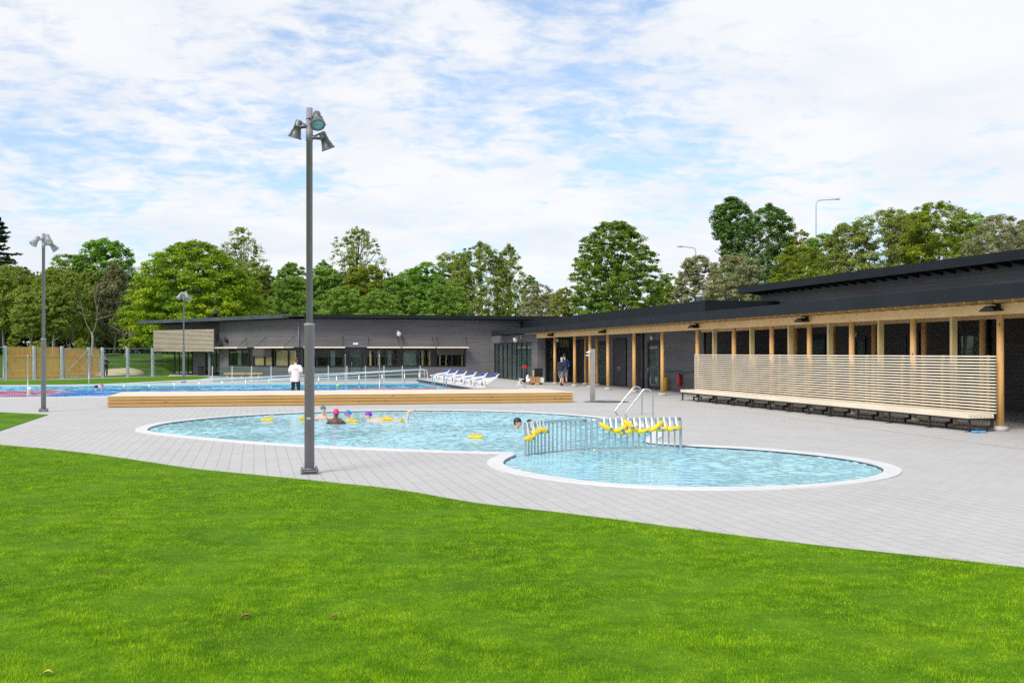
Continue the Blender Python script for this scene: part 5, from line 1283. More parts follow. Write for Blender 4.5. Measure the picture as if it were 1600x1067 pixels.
T('alder_tree', 'dark green tree at the left shoulder of the birch pair', 664, 408, 38, 134, 'heap', 'oak', 18, 0.2, 140, 80, 0.29, 0.15)
T('birch_tree', 'broad tall birch with yellowish top in the middle of the treeline', 750, 372, 46, 134, 'round', 'birch', 19, 0.12, 190, 66, 0.29, 0.13, droop=0.8, bark='birchbark', rough=0.5)
T('birch_tree', 'narrow birch column split from the broad birch by a slit of sky', 795, 376, 25, 134, 'round', 'birch', 20, 0.1, 110, 60, 0.28, 0.22, droop=1.0, bark='birchbark', rough=0.4)
T('birch_tree', 'birch with stepped outline leaning on the left of the broad birch', 708, 388, 42, 138, 'heap', 'birch', 21, 0.15, 150, 72, 0.29, 0.16, droop=0.6)
T('alder_tree', 'bushy dark green tree below the birches, over the long roof', 695, 436, 48, 120, 'heap', 'mid', 22, 0.06, 150, 85, 0.25, 0.14)
T('shrub_tree', 'thin dark sapling top right of the narrow birch', 829, 427, 14, 140, 'round', 'oak', 23, 0.5, 40, 50, 0.3, 0.22)
T('hawthorn_tree', 'grey-olive hawthorn with sky gaps right of the birches', 838, 440, 40, 120, 'heap', 'haw', 24, 0.12, 120, 48, 0.26, 0.14, rough=0.5)
T('hawthorn_tree', 'small olive hawthorn at the left foot of the elm', 882, 447, 28, 118, 'heap', 'olive', 25, 0.1, 100, 60, 0.25, 0.17)
T('elm_tree', 'large rounded elm with visible stem standing free against the sky', 962, 342, 74, 106, 'elm', 'elm', 26, 0.20, 380, 74, 0.27, 0.10, 0.55, flat_=0.5, limbs=26, rough=0.25)
T('shrub_tree', 'bright low bush at the right foot of the elm', 1032, 446, 28, 120, 'heap', 'lime', 27, 0.05, 90, 75, 0.25, 0.17)
T('hawthorn_tree', 'grey flowering hawthorn under the short road lamp', 1088, 396, 52, 112, 'heap', 'haw', 28, 0.08, 190, 75, 0.25, 0.13, rough=0.4)
T('hawthorn_tree', 'grey hawthorn in front of the dark maples', 1150, 392, 54, 104, 'heap', 'haw', 29, 0.08, 180, 80, 0.24, 0.13, rough=0.4)
T('dark_maple_tree', 'dark green maple with the highest crown right of the elm', 1143, 302, 40, 124, 'column', 'dark', 31, 0.2, 190, 90, 0.28, 0.2, rough=0.35)
T('dark_maple_tree', 'dark green maple with two pointed tops beside the long road lamp', 1202, 314, 52, 122, 'round', 'dark', 32, 0.15, 230, 90, 0.28, 0.16, rough=0.5)
T('willow_tree', 'small green tree at the foot of the long road lamp', 1252, 352, 28, 120, 'round', 'olive', 33, 0.15, 110, 70, 0.26, 0.18)
T('olive_tree', 'yellow-olive tree just right of the long road lamp pole', 1248, 378, 62, 100, 'heap', 'lime', 34, 0.08, 200, 80, 0.24, 0.12, rough=0.4)
T('olive_tree', 'dull olive tree rising over the raised hall roof, right of the road lamp', 1322, 344, 74, 97, 'heap', 'olive', 35, 0.08, 230, 80, 0.24, 0.12, rough=0.45)
T('olive_tree', 'large olive tree in the middle over the raised hall roof', 1392, 321, 82, 95, 'heap', 'olive', 36, 0.08, 260, 80, 0.24, 0.115, rough=0.45)
T('lime_tree', 'sunny yellow-green tree highest above the raised hall roof', 1464, 309, 82, 92, 'heap', 'lime', 37, 0.08, 260, 80, 0.24, 0.115, rough=0.4)
T('olive_tree', 'grey-olive tree at the picture edge above the raised hall', 1562, 330, 80, 86, 'heap', 'haw', 38, 0.08, 230, 80, 0.22, 0.12, rough=0.45)
T('olive_tree', 'olive tree cut off by the picture edge above the raised hall', 1632, 330, 60, 88, 'heap', 'olive', 39, 0.08, 200, 80, 0.23, 0.12, rough=0.4)
T('olive_tree', 'dull green tree filling the gap behind the yellow-olive tree and road lamp', 1288, 362, 56, 108, 'heap', 'mid', 70, 0.1, 170, 80, 0.26, 0.13, rough=0.4)
T('olive_tree', 'olive crown half hidden between the large olive and the sunny yellow-green tree', 1425, 330, 60, 108, 'heap', 'olive', 71, 0.1, 180, 80, 0.26, 0.13, rough=0.4)
T('olive_tree', 'mid green crown between the sunny tree and the grey-olive edge tree', 1515, 326, 60, 106, 'heap', 'mid', 72, 0.1, 180, 80, 0.26, 0.13, rough=0.4)
T('hawthorn_tree', 'grey-olive crown behind the edge trees at the far right of the treeline', 1600, 338, 60, 105, 'heap', 'haw', 73, 0.1, 170, 80, 0.26, 0.13, rough=0.4)
T('hawthorn_tree', 'low olive tree joining the birches and the elm just above the long roof', 862, 456, 44, 126, 'heap', 'olive', 80, 0.05, 130, 75, 0.25, 0.15, rough=0.3)
T('shrub_tree', 'dull green tree in the dip between the elm and the grey hawthorn', 1046, 424, 30, 126, 'heap', 'mid', 81, 0.05, 110, 75, 0.25, 0.16, rough=0.3)
T('alder_tree', 'mid green tree behind the dark shoulder and the fresh green tree', 640, 418, 40, 142, 'heap', 'mid', 82, 0.1, 120, 80, 0.28, 0.15, rough=0.3)
T('sapling', 'young leafy sapling inside the slat fence by the lamp post', 59, 532, 17, 84, 'column', 'lime', 40, 0.18, 46, 22, 0.13, 0.3, 0.8, trunk=0.5, limbs=10)
T('bush', 'bright green bush peeping over the double gate', 126, 528, 16, 97, 'heap', 'lime', 41, 0.1, 46, 40, 0.15, 0.26)
T('bush', 'light green bush above the slat fence near the picture edge', 21, 518, 13, 92, 'heap', 'lime', 42, 0.1, 40, 36, 0.15, 0.26)
# conifer at the edge: tiers of drooping boughs
def conifer(px, top, hw, Y, label, seed):
    g = np.random.default_rng(seed); X = (px-800)/FPX*Y; z0 = gz(X, Y); H = EYE + (HOR-top)*Y/FPX - z0; Rw = hw*Y/FPX
    o = bpy.data.objects.new('conifer_tree', None); COL.objects.link(o); o.location = (X, Y, z0); tag(o, label, 'tree', 'trees and shrubs around the pools')
    C = []; rr = []; mb = MB(); mb.tube([(0, 0, 0), (0.1, 0, H*0.5), (0, 0, H*0.99)], [0.38, 0.25, 0.03], 9)
    nt_ = 24
    for k in range(nt_):
        q = k/(nt_-1); z = H*(0.28 + 0.71*q) + g.normal()*0.35*(1-q); L_ = Rw*(1-q)**0.75*0.95 + 0.35
        for j in range(7):
            a = g.random()*6.283; l = L_*(0.35+0.75*g.random()); dz = -l*0.16 + 0.9*g.random()*(1-q)
            e = Vector((math.cos(a)*l, math.sin(a)*l, z+dz)); mb.tube([(0, 0, z), tuple(e)], [0.06, 0.015], 5)
            for s_ in np.linspace(0.25, 1.0, 5): C.append((math.cos(a)*l*s_, math.sin(a)*l*s_, z+dz*s_-0.12+0.25*s_**3)); rr.append(0.42*(1.15-0.35*s_)*(0.6+0.5*(1-q)))
    V = leaves_at(g, np.array(C), np.array(rr), 26, 0.26, np.array([0, 0, H*0.4]), 0.35, 0.5, 0.2)
    cr = bpy.data.objects.new('crown', big_mesh('crown', V, 4, LM['fir'])); COL.objects.link(cr); cr.parent = o
    me = mb.mesh('trunk'); me.materials.append(M['bark']); tk = bpy.data.objects.new('trunk', me); COL.objects.link(tk); tk.parent = o
conifer(-2, 340, 62, 148, 'dark conifer with tiered boughs at the left picture edge', 50)
# pale bare limbs of a dying birch
def bare(px, base_px, Y, top, label, seed, nl=2):
    g = np.random.default_rng(seed); X = (px-800)/FPX*Y; z0 = gz(X, Y); H = EYE + (HOR-top)*Y/FPX - z0
    o = bpy.data.objects.new('bare_tree', None); COL.objects.link(o); o.location = (X, Y, z0); tag(o, label, 'tree', 'trees and shrubs around the pools')
    mb = MB(); mb.tube(catmull3([Vector((0, 0, 0)), Vector((0.15, 0, H*0.3)), Vector((0.0, 0.1, H*0.45))], 4), [0.17-0.006*i for i in range(9)], 8)
    me = mb.mesh('trunk'); me.materials.append(M['birchbark']); tk = bpy.data.objects.new('trunk', me); COL.objects.link(tk); tk.parent = o
    for k in range(nl):
        a = (-0.35 + 0.7*k) + g.normal()*0.1; l = H*(0.4+0.25*g.random())
        s0 = Vector((0.1, 0.05, H*(0.28+0.17*g.random()))); e = s0 + Vector((math.sin(a)*l*0.8, g.normal()*0.6, abs(math.cos(a))*l + 0.5))
        m1 = s0.lerp(e, 0.35) + Vector((math.sin(a)*0.5, 0, -0.1)); mb = MB(); mb.tube(catmull3([s0, m1, e], 5), [0.05*(1-0.075*i) for i in range(11)], 6)
        for j in range(4):
            q = 0.4+0.15*j; p = s0.lerp(e, q); f = p + Vector((g.normal()*0.9, g.normal()*0.4, 0.7+0.6*g.random())); mb.tube([tuple(p), tuple(f)], [0.035, 0.008], 5)
        me = mb.mesh('limb'); me.materials.append(M['birchbark']); lb_ = bpy.data.objects.new('limb', me); COL.objects.link(lb_); lb_.parent = o
T('birch_tree', 'half bare birch with pale forked limbs above the slat fence, left of the lamp post', 50, 455, 34, 121, 'round', 'birch', 60, 0.3, 110, 50, 0.26, 0.16, 0.6, bark='birchbark', limbs=9, trunk=0.9)
T('birch_tree', 'thin leaved pale birch with upright limbs just right of the lamp post', 84, 440, 28, 121, 'round', 'birch', 61, 0.3, 110, 50, 0.26, 0.16, 0.6, bark='birchbark', limbs=9, trunk=0.8)
for k, (px, top, lab) in enumerate(((143, 470, 'thin pale trunk fork over the double gate'), (196, 520, 'leaning pale trunk behind the mesh fence'), (107, 515, 'slim grey trunk above the slat fence, right of the lamp post'))):
    bare(px, px, 121.5+k, top, lab, 62+k)
# deep wood behind, one mass; the gloom under its crowns is in the leaf colour
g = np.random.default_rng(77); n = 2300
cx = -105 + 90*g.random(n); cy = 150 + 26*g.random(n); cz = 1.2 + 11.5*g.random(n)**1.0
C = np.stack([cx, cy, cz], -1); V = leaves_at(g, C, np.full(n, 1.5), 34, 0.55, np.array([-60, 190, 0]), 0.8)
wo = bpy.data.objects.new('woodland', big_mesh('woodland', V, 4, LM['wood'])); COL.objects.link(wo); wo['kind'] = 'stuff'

# ------------------------------------------------------------------ people
def body_mesh(name, mb, voxel=0.014, smooth=4):
    """many overlapping forms fused into one continuous skin"""
    me = mb.mesh('tmp'); o = bpy.data.objects.new('tmp', me); COL.objects.link(o)
    r = o.modifiers.new('r', 'REMESH'); r.mode = 'VOXEL'; r.voxel_size = voxel; r.use_smooth_shade = True
    if smooth: q = o.modifiers.new('s', 'SMOOTH'); q.iterations = smooth; q.factor = 0.5
    bpy.context.view_layer.update()
    out = bpy.data.meshes.new_from_object(o.evaluated_get(bpy.context.evaluated_depsgraph_get())); out.name = name
    bpy.data.objects.remove(o); out.polygons.foreach_set('use_smooth', [True]*len(out.polygons)); out.materials.clear()
    return out
class Fig:
    """a figure in its own frame: x to its left-right, -y the way it faces, z up; heading turns it on the ground"""
    def __init__(s, label, X, Y, z, heading, k=1.0):
        s.t = bpy.data.objects.new('person', None); COL.objects.link(s.t); s.t.location = (X, Y, z); s.t.rotation_euler = (0, 0, heading); s.t.scale = (k, k, k)
        tag(s.t, label, 'person', 'people'); s.b = MB()
    def limb(s, pts, rs, n=10): s.b.tube([Vector(p) for p in pts], rs, n); [s.b.ell(p, (r, r, r), 10, 7) for p, r in zip(pts, rs)]; return s
    def done(s, mat, voxel=0.014):
        me = body_mesh('body', s.b, voxel, 3); me.materials.append(mat); o = bpy.data.objects.new('body', me); COL.objects.link(o); o.parent = s.t; return o
    def wear(s, name, mb, mat, voxel=0.016, fuse=True):
        me = body_mesh(name, mb, voxel, 4) if fuse else mb.mesh(name); me.materials.append(mat)
        o = bpy.data.objects.new(name, me); COL.objects.link(o); o.parent = s.t; return o
def head(mb, c, yaw=0.0, pitch=0.0, k=1.0):
    """skull, jaw, brow, nose, lips, ears round centre c; the face looks along -y before turning"""
    Rm = Matrix.Rotation(yaw, 3, 'Z') @ Matrix.Rotation(pitch, 3, 'X'); c = Vector(c)
    def e(p, r, rot=None): mb.ell(c + Rm @ (Vector(p)*k), tuple(q*k for q in r), 14, 10, Rm)
    e((0, 0.012, 0.03), (0.076, 0.096, 0.088)); e((0, -0.022, -0.035), (0.060, 0.066, 0.078)); e((0, -0.055, -0.082), (0.034, 0.03, 0.026))
    e((0, -0.098, -0.012), (0.012, 0.020, 0.026)); e((0, -0.088, 0.03), (0.05, 0.016, 0.014)); e((0, -0.084, -0.052), (0.026, 0.014, 0.008)); e((0, -0.083, -0.064), (0.022, 0.013, 0.008))
    for q in (-1, 1): e((q*0.078, 0.018, -0.006), (0.011, 0.02, 0.032)); e((q*0.036, -0.075, -0.022), (0.022, 0.016, 0.022))
    return Rm, c
def eyes(fig, Rm, c, k=1.0):
    mb = MB()
    for q in (-1, 1): mb.ell(c + Rm @ (Vector((q*0.031, -0.089, 0.008))*k), (0.013*k, 0.007*k, 0.008*k), 8, 6, Rm)
    fig.wear('eyes', mb, M['darkhair'], fuse=False)
    mb = MB().ell(c + Rm @ (Vector((0, -0.097, -0.058))*k), (0.022*k, 0.006*k, 0.006*k), 8, 6, Rm); fig.wear('lips', mb, plain('lip_red', (0.42, 0.12, 0.1), 0.5), fuse=False)
def cap(fig, Rm, c, mat, low=0.012, k=1.0, name='swim_cap'):
    """a skull-fitting cap: the crown of an ellipsoid above a slanting hem"""
    mb = MB(); n, m = 20, 8; vs = []
    for i in range(m+1):
        p = (math.pi*0.54)*i/m
        for j in range(n):
            q = 2*math.pi*j/n
            d = Vector((0.083*math.sin(p)*math.cos(q), 0.105*math.sin(p)*math.sin(q) + 0.012, 0.03 + 0.098*math.cos(p) + (0.025*math.sin(q)*-1 if i == m else 0)))
            vs.append(c + Rm @ (d*k))
    mb._a(vs, [(i*n+j, (i+1)*n+j, (i+1)*n+(j+1)%n, i*n+(j+1)%n) for i in range(m) for j in range(n)], True)
    return fig.wear(name, mb, mat, fuse=False)
def hairc(fig, Rm, c, mat, k=1.0, back=True):
    mb = MB(); mb.ell(c + Rm @ (Vector((0, 0.022, 0.052))*k), (0.083*k, 0.098*k, 0.078*k), 14, 10, Rm)
    if back: mb.ell(c + Rm @ (Vector((0, 0.055, 0.0))*k), (0.074*k, 0.06*k, 0.075*k), 14, 10, Rm)
    for j in range(16):
        a = rnd.random()*6.28; mb.ell(c + Rm @ (Vector((0.06*math.cos(a), 0.02+0.07*math.sin(a), 0.09+0.02*rnd.random()))*k), (0.022*k, 0.022*k, 0.018*k), 8, 6)
    return fig.wear('hair', mb, mat, 0.01)
def hand(mb, w, d, side=1, k=1.0, curl=0.5):
    """palm, four unequal fingers and a thumb at wrist w, pointing along d"""
    d = Vector(d).normalized(); w = Vector(w); s_ = d.cross(Vector((0, 1, 0.3))).normalized()*side; n = d.cross(s_).normalized()
    mb.tube([w, w + d*0.045*k, w + d*0.085*k], [0.024*k, 0.032*k, 0.026*k], 8)
    for i, L_ in enumerate((0.062, 0.075, 0.07, 0.052)):
        b = w + d*0.082*k + s_*(i-1.5)*0.0175*k; m_ = b + d*L_*0.5*k + n*0.006*k; e = m_ + (d*(1-curl) + n*curl).normalized()*L_*0.5*k
        mb.tube([b, m_, e], [0.0092*k, 0.0085*k, 0.007*k], 7)
    b = w + d*0.025*k - s_*0.028*k; mb.tube([b, b + (d*0.6 - s_*0.8)*0.035*k, b + (d*1.0 - s_*0.7)*0.058*k], [0.012*k, 0.0105*k, 0.008*k], 7)
def XY(px, Y): return ((px-800)/FPX*Y, Y)

# lifeguard in a white T-shirt, seen from behind, forearms in front of him
X, Y = XY(462, 47.2)
f = Fig('man in white T-shirt and black trousers standing with his back to us behind the platform', X, Y, 0.0, math.pi + 0.05)
b = f.b; Rm, hc_ = head(b, (0, -0.01, 1.66)); b.tube([(0, 0.012, 1.46), (0, 0.0, 1.6)], [0.06, 0.055], 12)
b.tube([(0, 0, 0.86), (0, 0.0, 1.0), (0, 0.01, 1.2), (0, 0.015, 1.38)], [0.11, 0.10, 0.10, 0.09], 14); b.tube([(-0.17, 0.01, 1.39), (0.17, 0.01, 1.39)], 0.06, 10)
for s_ in (-1, 1):
    f.limb([(s_*0.19, 0.01, 1.40), (s_*0.265, 0.03, 1.13), (s_*0.20, -0.2, 1.06)], [0.055, 0.044, 0.032]); hand(b, (s_*0.195, -0.21, 1.06), (-s_*0.4, -0.9, 0.1), s_)
    f.limb([(s_*0.09, 0, 0.88), (s_*0.12, 0.0, 0.48), (s_*0.14, 0.02, 0.09)], [0.085, 0.06, 0.04]); b.ell((s_*0.14, -0.06, 0.045), (0.045, 0.12, 0.04))
f.done(M['skin'], 0.008); hairc(f, Rm, hc_, M['hair']); eyes(f, Rm, hc_)
mb = MB()
for z, rx, ry in ((0.78, 0.20, 0.13), (0.86, 0.20, 0.135), (0.95, 0.195, 0.135), (1.05, 0.195, 0.135), (1.15, 0.20, 0.135), (1.25, 0.21, 0.135), (1.34, 0.215, 0.125), (1.42, 0.17, 0.10)): mb.ell((0, 0.01, z), (rx, ry, 0.075), 18, 9)
for s_ in (-1, 1): mb.tube([(s_*0.14, 0.01, 1.44), (s_*0.215, 0.015, 1.34), (s_*0.25, 0.025, 1.18)], [0.075, 0.078, 0.078], 12)
f.wear('shirt', mb, M['shirt'])
f.wear('shirt_print', MB().box(-0.085, 0.085, 0.139, 0.151, 1.285, 1.297), plain('red_print', (0.6, 0.25, 0.25), 0.8), fuse=False)
mb = MB(); mb.ell((0, 0, 0.83), (0.185, 0.125, 0.14), 18, 9)
for s_ in (-1, 1): mb.tube([(s_*0.09, 0, 0.85), (s_*0.12, 0, 0.5), (s_*0.14, 0.02, 0.07)], [0.105, 0.08, 0.062], 12)
f.wear('trousers', mb, M['trousers'])
for s_ in (-1, 1): f.wear('shoe', MB().ell((s_*0.14, -0.055, 0.045), (0.05, 0.135, 0.045)), M['shoe'])

def walker(label, px, yb, heading, shirt, shorts, hairm, k, stride, lean=0.0, head_pitch=0.0, arm=None):
    X, Y = gxy(px, yb); f = Fig(label, X, Y, 0.0, heading, k); b = f.b
    Rm, c = head(b, (0, -0.03-lean*0.9, 1.66-lean*0.35), 0, head_pitch); b.tube([(0, 0.0-lean*0.7, 1.44), (0, -0.02-lean*0.85, 1.6-lean*0.3)], [0.06, 0.055], 12)
    b.tube([(0, 0, 0.9), (0, -lean*0.2, 1.1), (0, -lean*0.6, 1.38)], [0.11, 0.10, 0.09], 14); b.tube([(-0.17, -lean*0.6, 1.38), (0.17, -lean*0.6, 1.38)], 0.055, 10)
    for s_ in (-1, 1):
        sw = s_*stride
        arm_ = [(s_*0.19, -lean*0.6, 1.38), (s_*0.25, -0.03-sw*0.3, 1.12), (s_*0.2, -0.2-sw*0.25, 0.98)] if not arm else [(s_*0.19, -lean*0.6, 1.38), (s_*0.24, -0.05-lean*0.4, 1.13), (s_*0.12, -0.26, 1.22)]
        f.limb(arm_, [0.055, 0.043, 0.031]); hand(b, arm_[2], (0, -0.7, -0.4), s_)
        fy = -sw*0.9 if sw > 0 else -sw*0.9; lift = 0.10 if fy > 0 else 0.0
        f.limb([(s_*0.09, 0, 0.9), (s_*0.09, -abs(stride)*0.35 + fy*0.35, 0.49+lift*0.3), (s_*0.09, fy, 0.1+lift)], [0.085, 0.06, 0.04]); b.ell((s_*0.09, fy-0.06, 0.05+lift), (0.045, 0.12, 0.04))
        f.wear('shoe', MB().ell((s_*0.09, fy-0.055, 0.05+lift), (0.052, 0.14, 0.05)), M['shoe'])
    f.done(M['skin'], 0.01); hairc(f, Rm, c, hairm); eyes(f, Rm, c)
    mb = MB()
    for q in range(8): z = 0.82+0.08*q; mb.ell((0, -lean*0.6*max(0, (z-0.9)/0.5), z), (0.195 if q < 7 else 0.16, 0.135, 0.075), 18, 9)
    for s_ in (-1, 1): mb.tube([(s_*0.14, -lean*0.6, 1.42), (s_*0.215, -lean*0.5-0.01, 1.3), (s_*0.25, -0.03-s_*stride*0.25, 1.13)], [0.075, 0.075, 0.065], 12)
    f.wear('shirt', mb, shirt)
    mb = MB(); mb.ell((0, 0, 0.85), (0.185, 0.13, 0.13), 18, 9)
    for s_ in (-1, 1):
        fy = -s_*stride*0.9; mb.tube([(s_*0.09, 0, 0.87), (s_*0.095, (-abs(stride)*0.35+fy*0.35), 0.46)], [0.11, 0.095], 12)
    f.wear('shorts', mb, shorts); return f
walker('white-haired man in dark navy shirt and grey shorts leaning forward by the first post', 876, 602.8, R(150), M['navy'], M['greycloth'], M['greyhair'], 0.99, 0.26, 0.16, 0.3, True)
walker('taller man in bright blue shirt and grey shorts standing at the entrance', 882.5, 601.5, R(195), M['blueshirt'], M['greycloth'], M['darkhair'], 1.09, 0.06)
# dark clad figure outside the mesh fence
X, Y = XY(165, 89.5); f = Fig('person in dark clothes standing behind the mesh fence by the gate', X, Y, 0.0, 0.3, 0.98); b = f.b
Rm, c = head(b, (0, -0.02, 1.64)); b.tube([(0, 0, 1.42), (0, 0, 1.56)], [0.06, 0.055], 10); b.tube([(0, 0, 0.9), (0, 0, 1.15), (0, 0, 1.38)], [0.11, 0.10, 0.09], 12)
for s_ in (-1, 1):
    f.limb([(s_*0.19, 0, 1.38), (s_*0.26, 0, 1.12), (s_*0.14, -0.2, 1.2)], [0.055, 0.045, 0.034]); hand(b, (s_*0.13, -0.21, 1.2), (-s_*0.6, -0.6, 0.3), s_)
    f.limb([(s_*0.09, 0, 0.9), (s_*0.1, 0, 0.48), (s_*0.1, 0.02, 0.09)], [0.085, 0.06, 0.042]); b.ell((s_*0.1, -0.06, 0.045), (0.045, 0.12, 0.04))
f.done(M['skin2'], 0.012); hairc(f, Rm, c, M['darkhair']); eyes(f, Rm, c)
mb = MB()
for q in range(7): mb.ell((0, 0, 0.88+0.085*q), (0.20, 0.14, 0.075), 16, 8)
for s_ in (-1, 1): mb.tube([(s_*0.14, 0, 1.4), (s_*0.24, 0, 1.2), (s_*0.26, 0, 1.12), (s_*0.16, -0.17, 1.18)], [0.075, 0.07, 0.066, 0.052], 12)
f.wear('jacket', mb, M['navy'])
mb = MB(); mb.ell((0, 0, 0.86), (0.18, 0.13, 0.12), 16, 8)
for s_ in (-1, 1): mb.tube([(s_*0.09, 0, 0.87), (s_*0.1, 0, 0.5), (s_*0.1, 0.02, 0.08)], [0.105, 0.08, 0.06], 12)
f.wear('trousers', mb, M['trousers'])

# swimmers: the frame's z = 0 is the water line
def swimmer(label, px, yw, heading, skin, capm, hz, yaw=0.0, pitch=0.0, hair=None, level=WZ, k=1.0, shoulders=0.0, arms=(), suit=None, low=0.012, backlie=None):
    X, Y = gxy(px, yw, level); f = Fig(label, X, Y, level, heading, k); b = f.b
    Rm, c = head(b, (0, -0.02, hz), yaw, pitch)
    sz = hz - 0.20
    b.tube([(0, 0.02, sz-0.02), (0, -0.005, hz-0.06)], [0.064, 0.056], 12)
    if backlie: b.tube([(0, 0.0, sz), (0, 0.25, -0.05), (0, 0.6, -0.03), (0, 0.85, -0.08)], [0.10, 0.16, 0.14, 0.13], 14)
    else:
        for q in range(5): b.ell((0, 0.02, sz-0.06-0.1*q), (0.17, 0.10, 0.09), 16, 9)
    for s_ in (-1, 1):
        b.ell((s_*0.16, 0.02, sz-0.045), (0.075, 0.07, 0.065), 12, 8); b.tube([(s_*0.04, 0.02, sz+0.03), (s_*0.16, 0.02, sz-0.02)], [0.05, 0.055], 10)
    for s_, el_, wr_ in arms:
        f.limb([(s_*0.19, 0.02, sz-0.05), el_, wr_], [0.055, 0.043, 0.031]); hand(b, wr_, (wr_[0]-el_[0], wr_[1]-el_[1], wr_[2]-el_[2]), s_)
    return f, Rm, c, sz
f, Rm, c, sz = swimmer('woman with dark cap and goggles on her brow, arms spread, facing us in the pool', 505, 657, 0.12, M['skin'], None, 0.32, 0.15, 0.05,
   arms=((-1, (-0.33, -0.03, 0.02), (-0.36, -0.18, -0.08)), (1, (0.34, -0.02, 0.05), (0.42, -0.2, -0.09))))
f.done(M['skin'], 0.009); eyes(f, Rm, c); cap(f, Rm, c, M['capteal'])
f.wear('goggles', MB().tube([c + Rm @ Vector((0.088*math.cos(a), 0.012+0.108*math.sin(a), 0.082)) for a in [6.283*i/20 for i in range(21)]], 0.009, 6, False).ell(c + Rm @ Vector((-0.035, -0.094, 0.085)), (0.032, 0.018, 0.022)).ell(c + Rm @ Vector((0.035, -0.094, 0.085)), (0.032, 0.018, 0.022)), M['goggle'], fuse=False)
mb = MB()
for q in range(3): mb.ell((0, 0.02, -0.02-0.08*q), (0.178, 0.108, 0.06), 16, 8)
for s_ in (-1, 1): mb.ell((s_*0.07, -0.075, 0.0), (0.075, 0.045, 0.05)); mb.tube([(s_*0.09, -0.085, 0.03), (s_*0.10, -0.06, sz-0.01), (s_*0.09, 0.03, sz+0.02)], 0.014, 6)
f.wear('swimsuit', mb, plain('patterned_swimsuit', (0.35, 0.42, 0.45), 0.6, 0, 0.6, 30), 0.012)
f, Rm, c, sz = swimmer('dark-skinned swimmer with a hot pink cap seen from behind', 525, 662, math.pi, M['darkskin'], None, 0.30,
   arms=((-1, (-0.3, -0.05, -0.06), (-0.28, -0.25, -0.12)), (1, (0.3, -0.05, -0.06), (0.28, -0.25, -0.12))))
f.done(M['darkskin'], 0.009); cap(f, Rm, c, M['pink'], k=1.05)
f.wear('swimsuit', MB().ell((0, 0.05, -0.035), (0.13, 0.1, 0.05), 14, 8), M['pink'], 0.012)
f, Rm, c, sz = swimmer('swimmer in a bright blue cap, face turned to the woman, beside a yellow float', 544, 658.5, R(-75), M['skin'], None, 0.20, 0, 0.1)
f.done(M['skin'], 0.009); eyes(f, Rm, c); cap(f, Rm, c, M['capblue'], k=1.07)
f.wear('goggle_strap', MB().tube([c + Rm @ Vector((0.09*math.cos(a), 0.012+0.11*math.sin(a), 0.012)) for a in [6.283*i/20 for i in range(21)]], 0.008, 6, False), M['pink'], fuse=False)
f, Rm, c, sz = swimmer('swimmer in a purple cap stretched out in the water with one foot kicking up', 576, 657.5, R(-82), M['skin'], None, 0.15, 0, -0.05, backlie=True)
f.limb([(0.08, 0.85, -0.08), (0.06, 1.1, -0.1), (0.02, 1.18, 0.25)], [0.085, 0.06, 0.042]); f.limb([(-0.08, 0.85, -0.1), (-0.08, 1.25, -0.2)], [0.08, 0.06])
f.b.tube([(0.02, 1.15, 0.26), (0.02, 1.27, 0.29), (0.02, 1.37, 0.315)], [0.036, 0.036, 0.026], 10); [f.b.tube([(0.02+q*0.016, 1.36, 0.315), (0.02+q*0.017, 1.41-abs(q-0.5)*0.012, 0.32)], [0.010, 0.008], 6) for q in (-2, -1, 0, 1, 2)]
f.done(M['skin'], 0.010); eyes(f, Rm, c); cap(f, Rm, c, M['purple'], k=1.07)
f, Rm, c, sz = swimmer('man in a black cap in profile, near the end of the curved railing', 808, 669.5, R(80), M['skin2'], None, 0.16, 0, 0.12)
f.done(M['skin2'], 0.009); eyes(f, Rm, c); cap(f, Rm, c, M['capblack'], k=1.06)
f.wear('hair', MB().ell(c + Rm @ Vector((0, 0.075, -0.03)), (0.06, 0.035, 0.05), 12, 8), M['darkhair'], fuse=False)
f, Rm, c, sz = swimmer('swimmer in a black cap partly hidden behind the end of the curved railing', 827, 672.5, R(20), M['skin'], None, 0.16, 0, 0.1, arms=((1, (0.3, -0.02, 0.0), (0.34, -0.2, -0.05)),))
f.done(M['skin'], 0.010); eyes(f, Rm, c); cap(f, Rm, c, M['capblack'], k=1.06)
LZ = -0.035
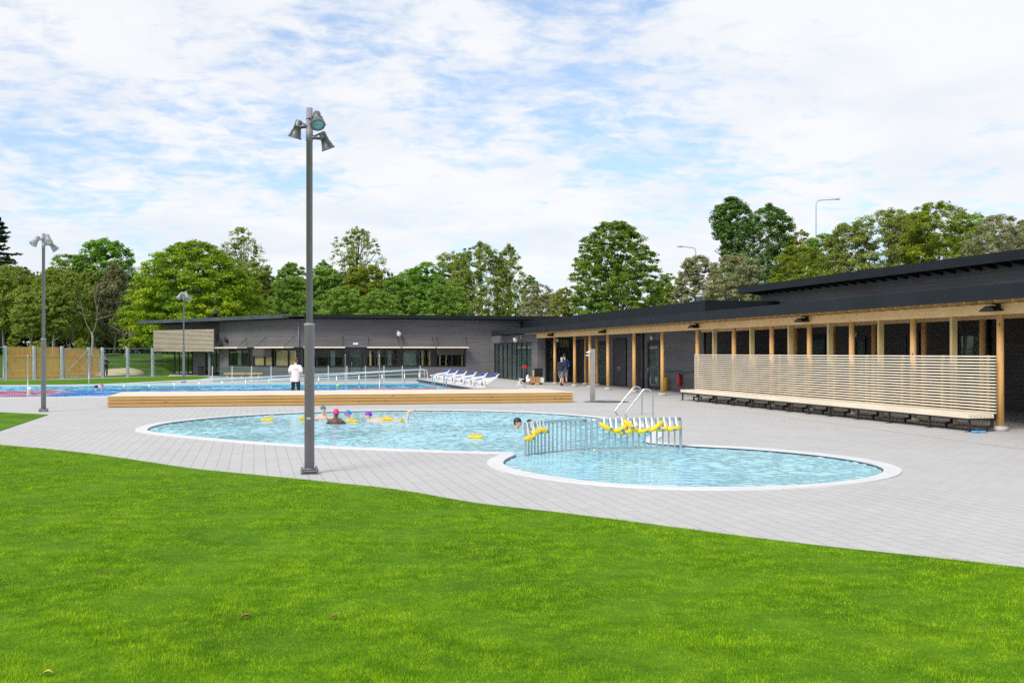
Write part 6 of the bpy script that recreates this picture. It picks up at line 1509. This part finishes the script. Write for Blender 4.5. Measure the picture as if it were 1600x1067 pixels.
for lab, px, yw, hd, cm, hz in (('swimmer in a dark cap in the lap pool lane past the platform end', 150, 609.2, R(160), 'capblack', 0.13),
     ('swimmer in a pinkish cap beside the dark capped one in the lap pool', 159.5, 607.0, R(20), 'pink', 0.12),
     ('swimmer in a pale cap among the red floats by the near flag pole', 46.5, 615.6, R(60), 'capwhite', 0.2),
     ('swimmer in a green cap below the starting blocks', 716.5, 608.5, R(30), 'capgreen', 0.18),
     ('swimmer in a purple cap under the nearest starting block', 744.5, 611, R(-30), 'purple', 0.2)):
    f, Rm, c, sz = swimmer(lab, px, yw, hd, M['skin'], None, hz, level=LZ, arms=((1, (0.32, -0.2, 0.25), (0.2, -0.2, 0.5)), (-1, (-0.15, -0.3, 0.2), (-0.05, -0.25, 0.45))) if 'green' in lab else ())
    f.done(M['skin'], 0.012); eyes(f, Rm, c); cap(f, Rm, c, M[cm], k=1.1)
# floats drifting in the water
for px, py, lab, n_, yaw in ((418, 657, 'yellow float drifting alone near the far curve of the pool', 1, 0.1), (475, 655.5, 'yellow float just left of the tall lamp post', 1, 0.5),
       (551, 659.5, 'yellow float lying behind the blue capped swimmer', 2, 0.2), (605, 658.5, 'yellow float on the back of the purple capped swimmer', 1, 0.05),
       (627, 658.8, 'small yellow float at the raised foot of the swimmer', 0.5, 0.9), (743, 684.5, 'yellow float drifting alone in the middle of the pool', 1, -0.1)):
    u, v = guv(px, py, WZ); zf = WZ + (0.05 if px == 605 else 0.0)
    t = thing('pool_float', lab, 'float', u, v, zf, 'yellow floats in the water')
    pts = [Vector((u + math.cos(yaw)*q, v + math.sin(yaw)*q, zf + 0.02 + 0.03*abs(q/0.18)**2)) for q in np.linspace(-0.18, 0.18, 9)*(0.6 if n_ == 0.5 else 1)]
    part('foam', MB().tube(pts, [0.022, 0.038, 0.042, 0.043, 0.043, 0.043, 0.042, 0.038, 0.022], 12), M['yellow'], t)
    part('strap', MB().tube([pts[2] + Vector((0, 0, 0.05)), pts[4] + Vector((0, 0.05, 0.09)), pts[6] + Vector((0, 0, 0.05))], 0.016, 6), M['yellow'], t)
u, v = guv(528, 604, LZ); bl = thing('lane_buoy', 'lime green ball float in the lap pool right of the tall lamp post', 'buoy', u, v, LZ)
part('ball', MB().ell((u, v, 0.05), (0.11, 0.11, 0.11)), M['ballgreen'], bl)
part('collar', MB().lathe([(0.113, 0.03), (0.118, 0.05), (0.113, 0.07)], (u, v, 0), n=16), M['galv'], bl)
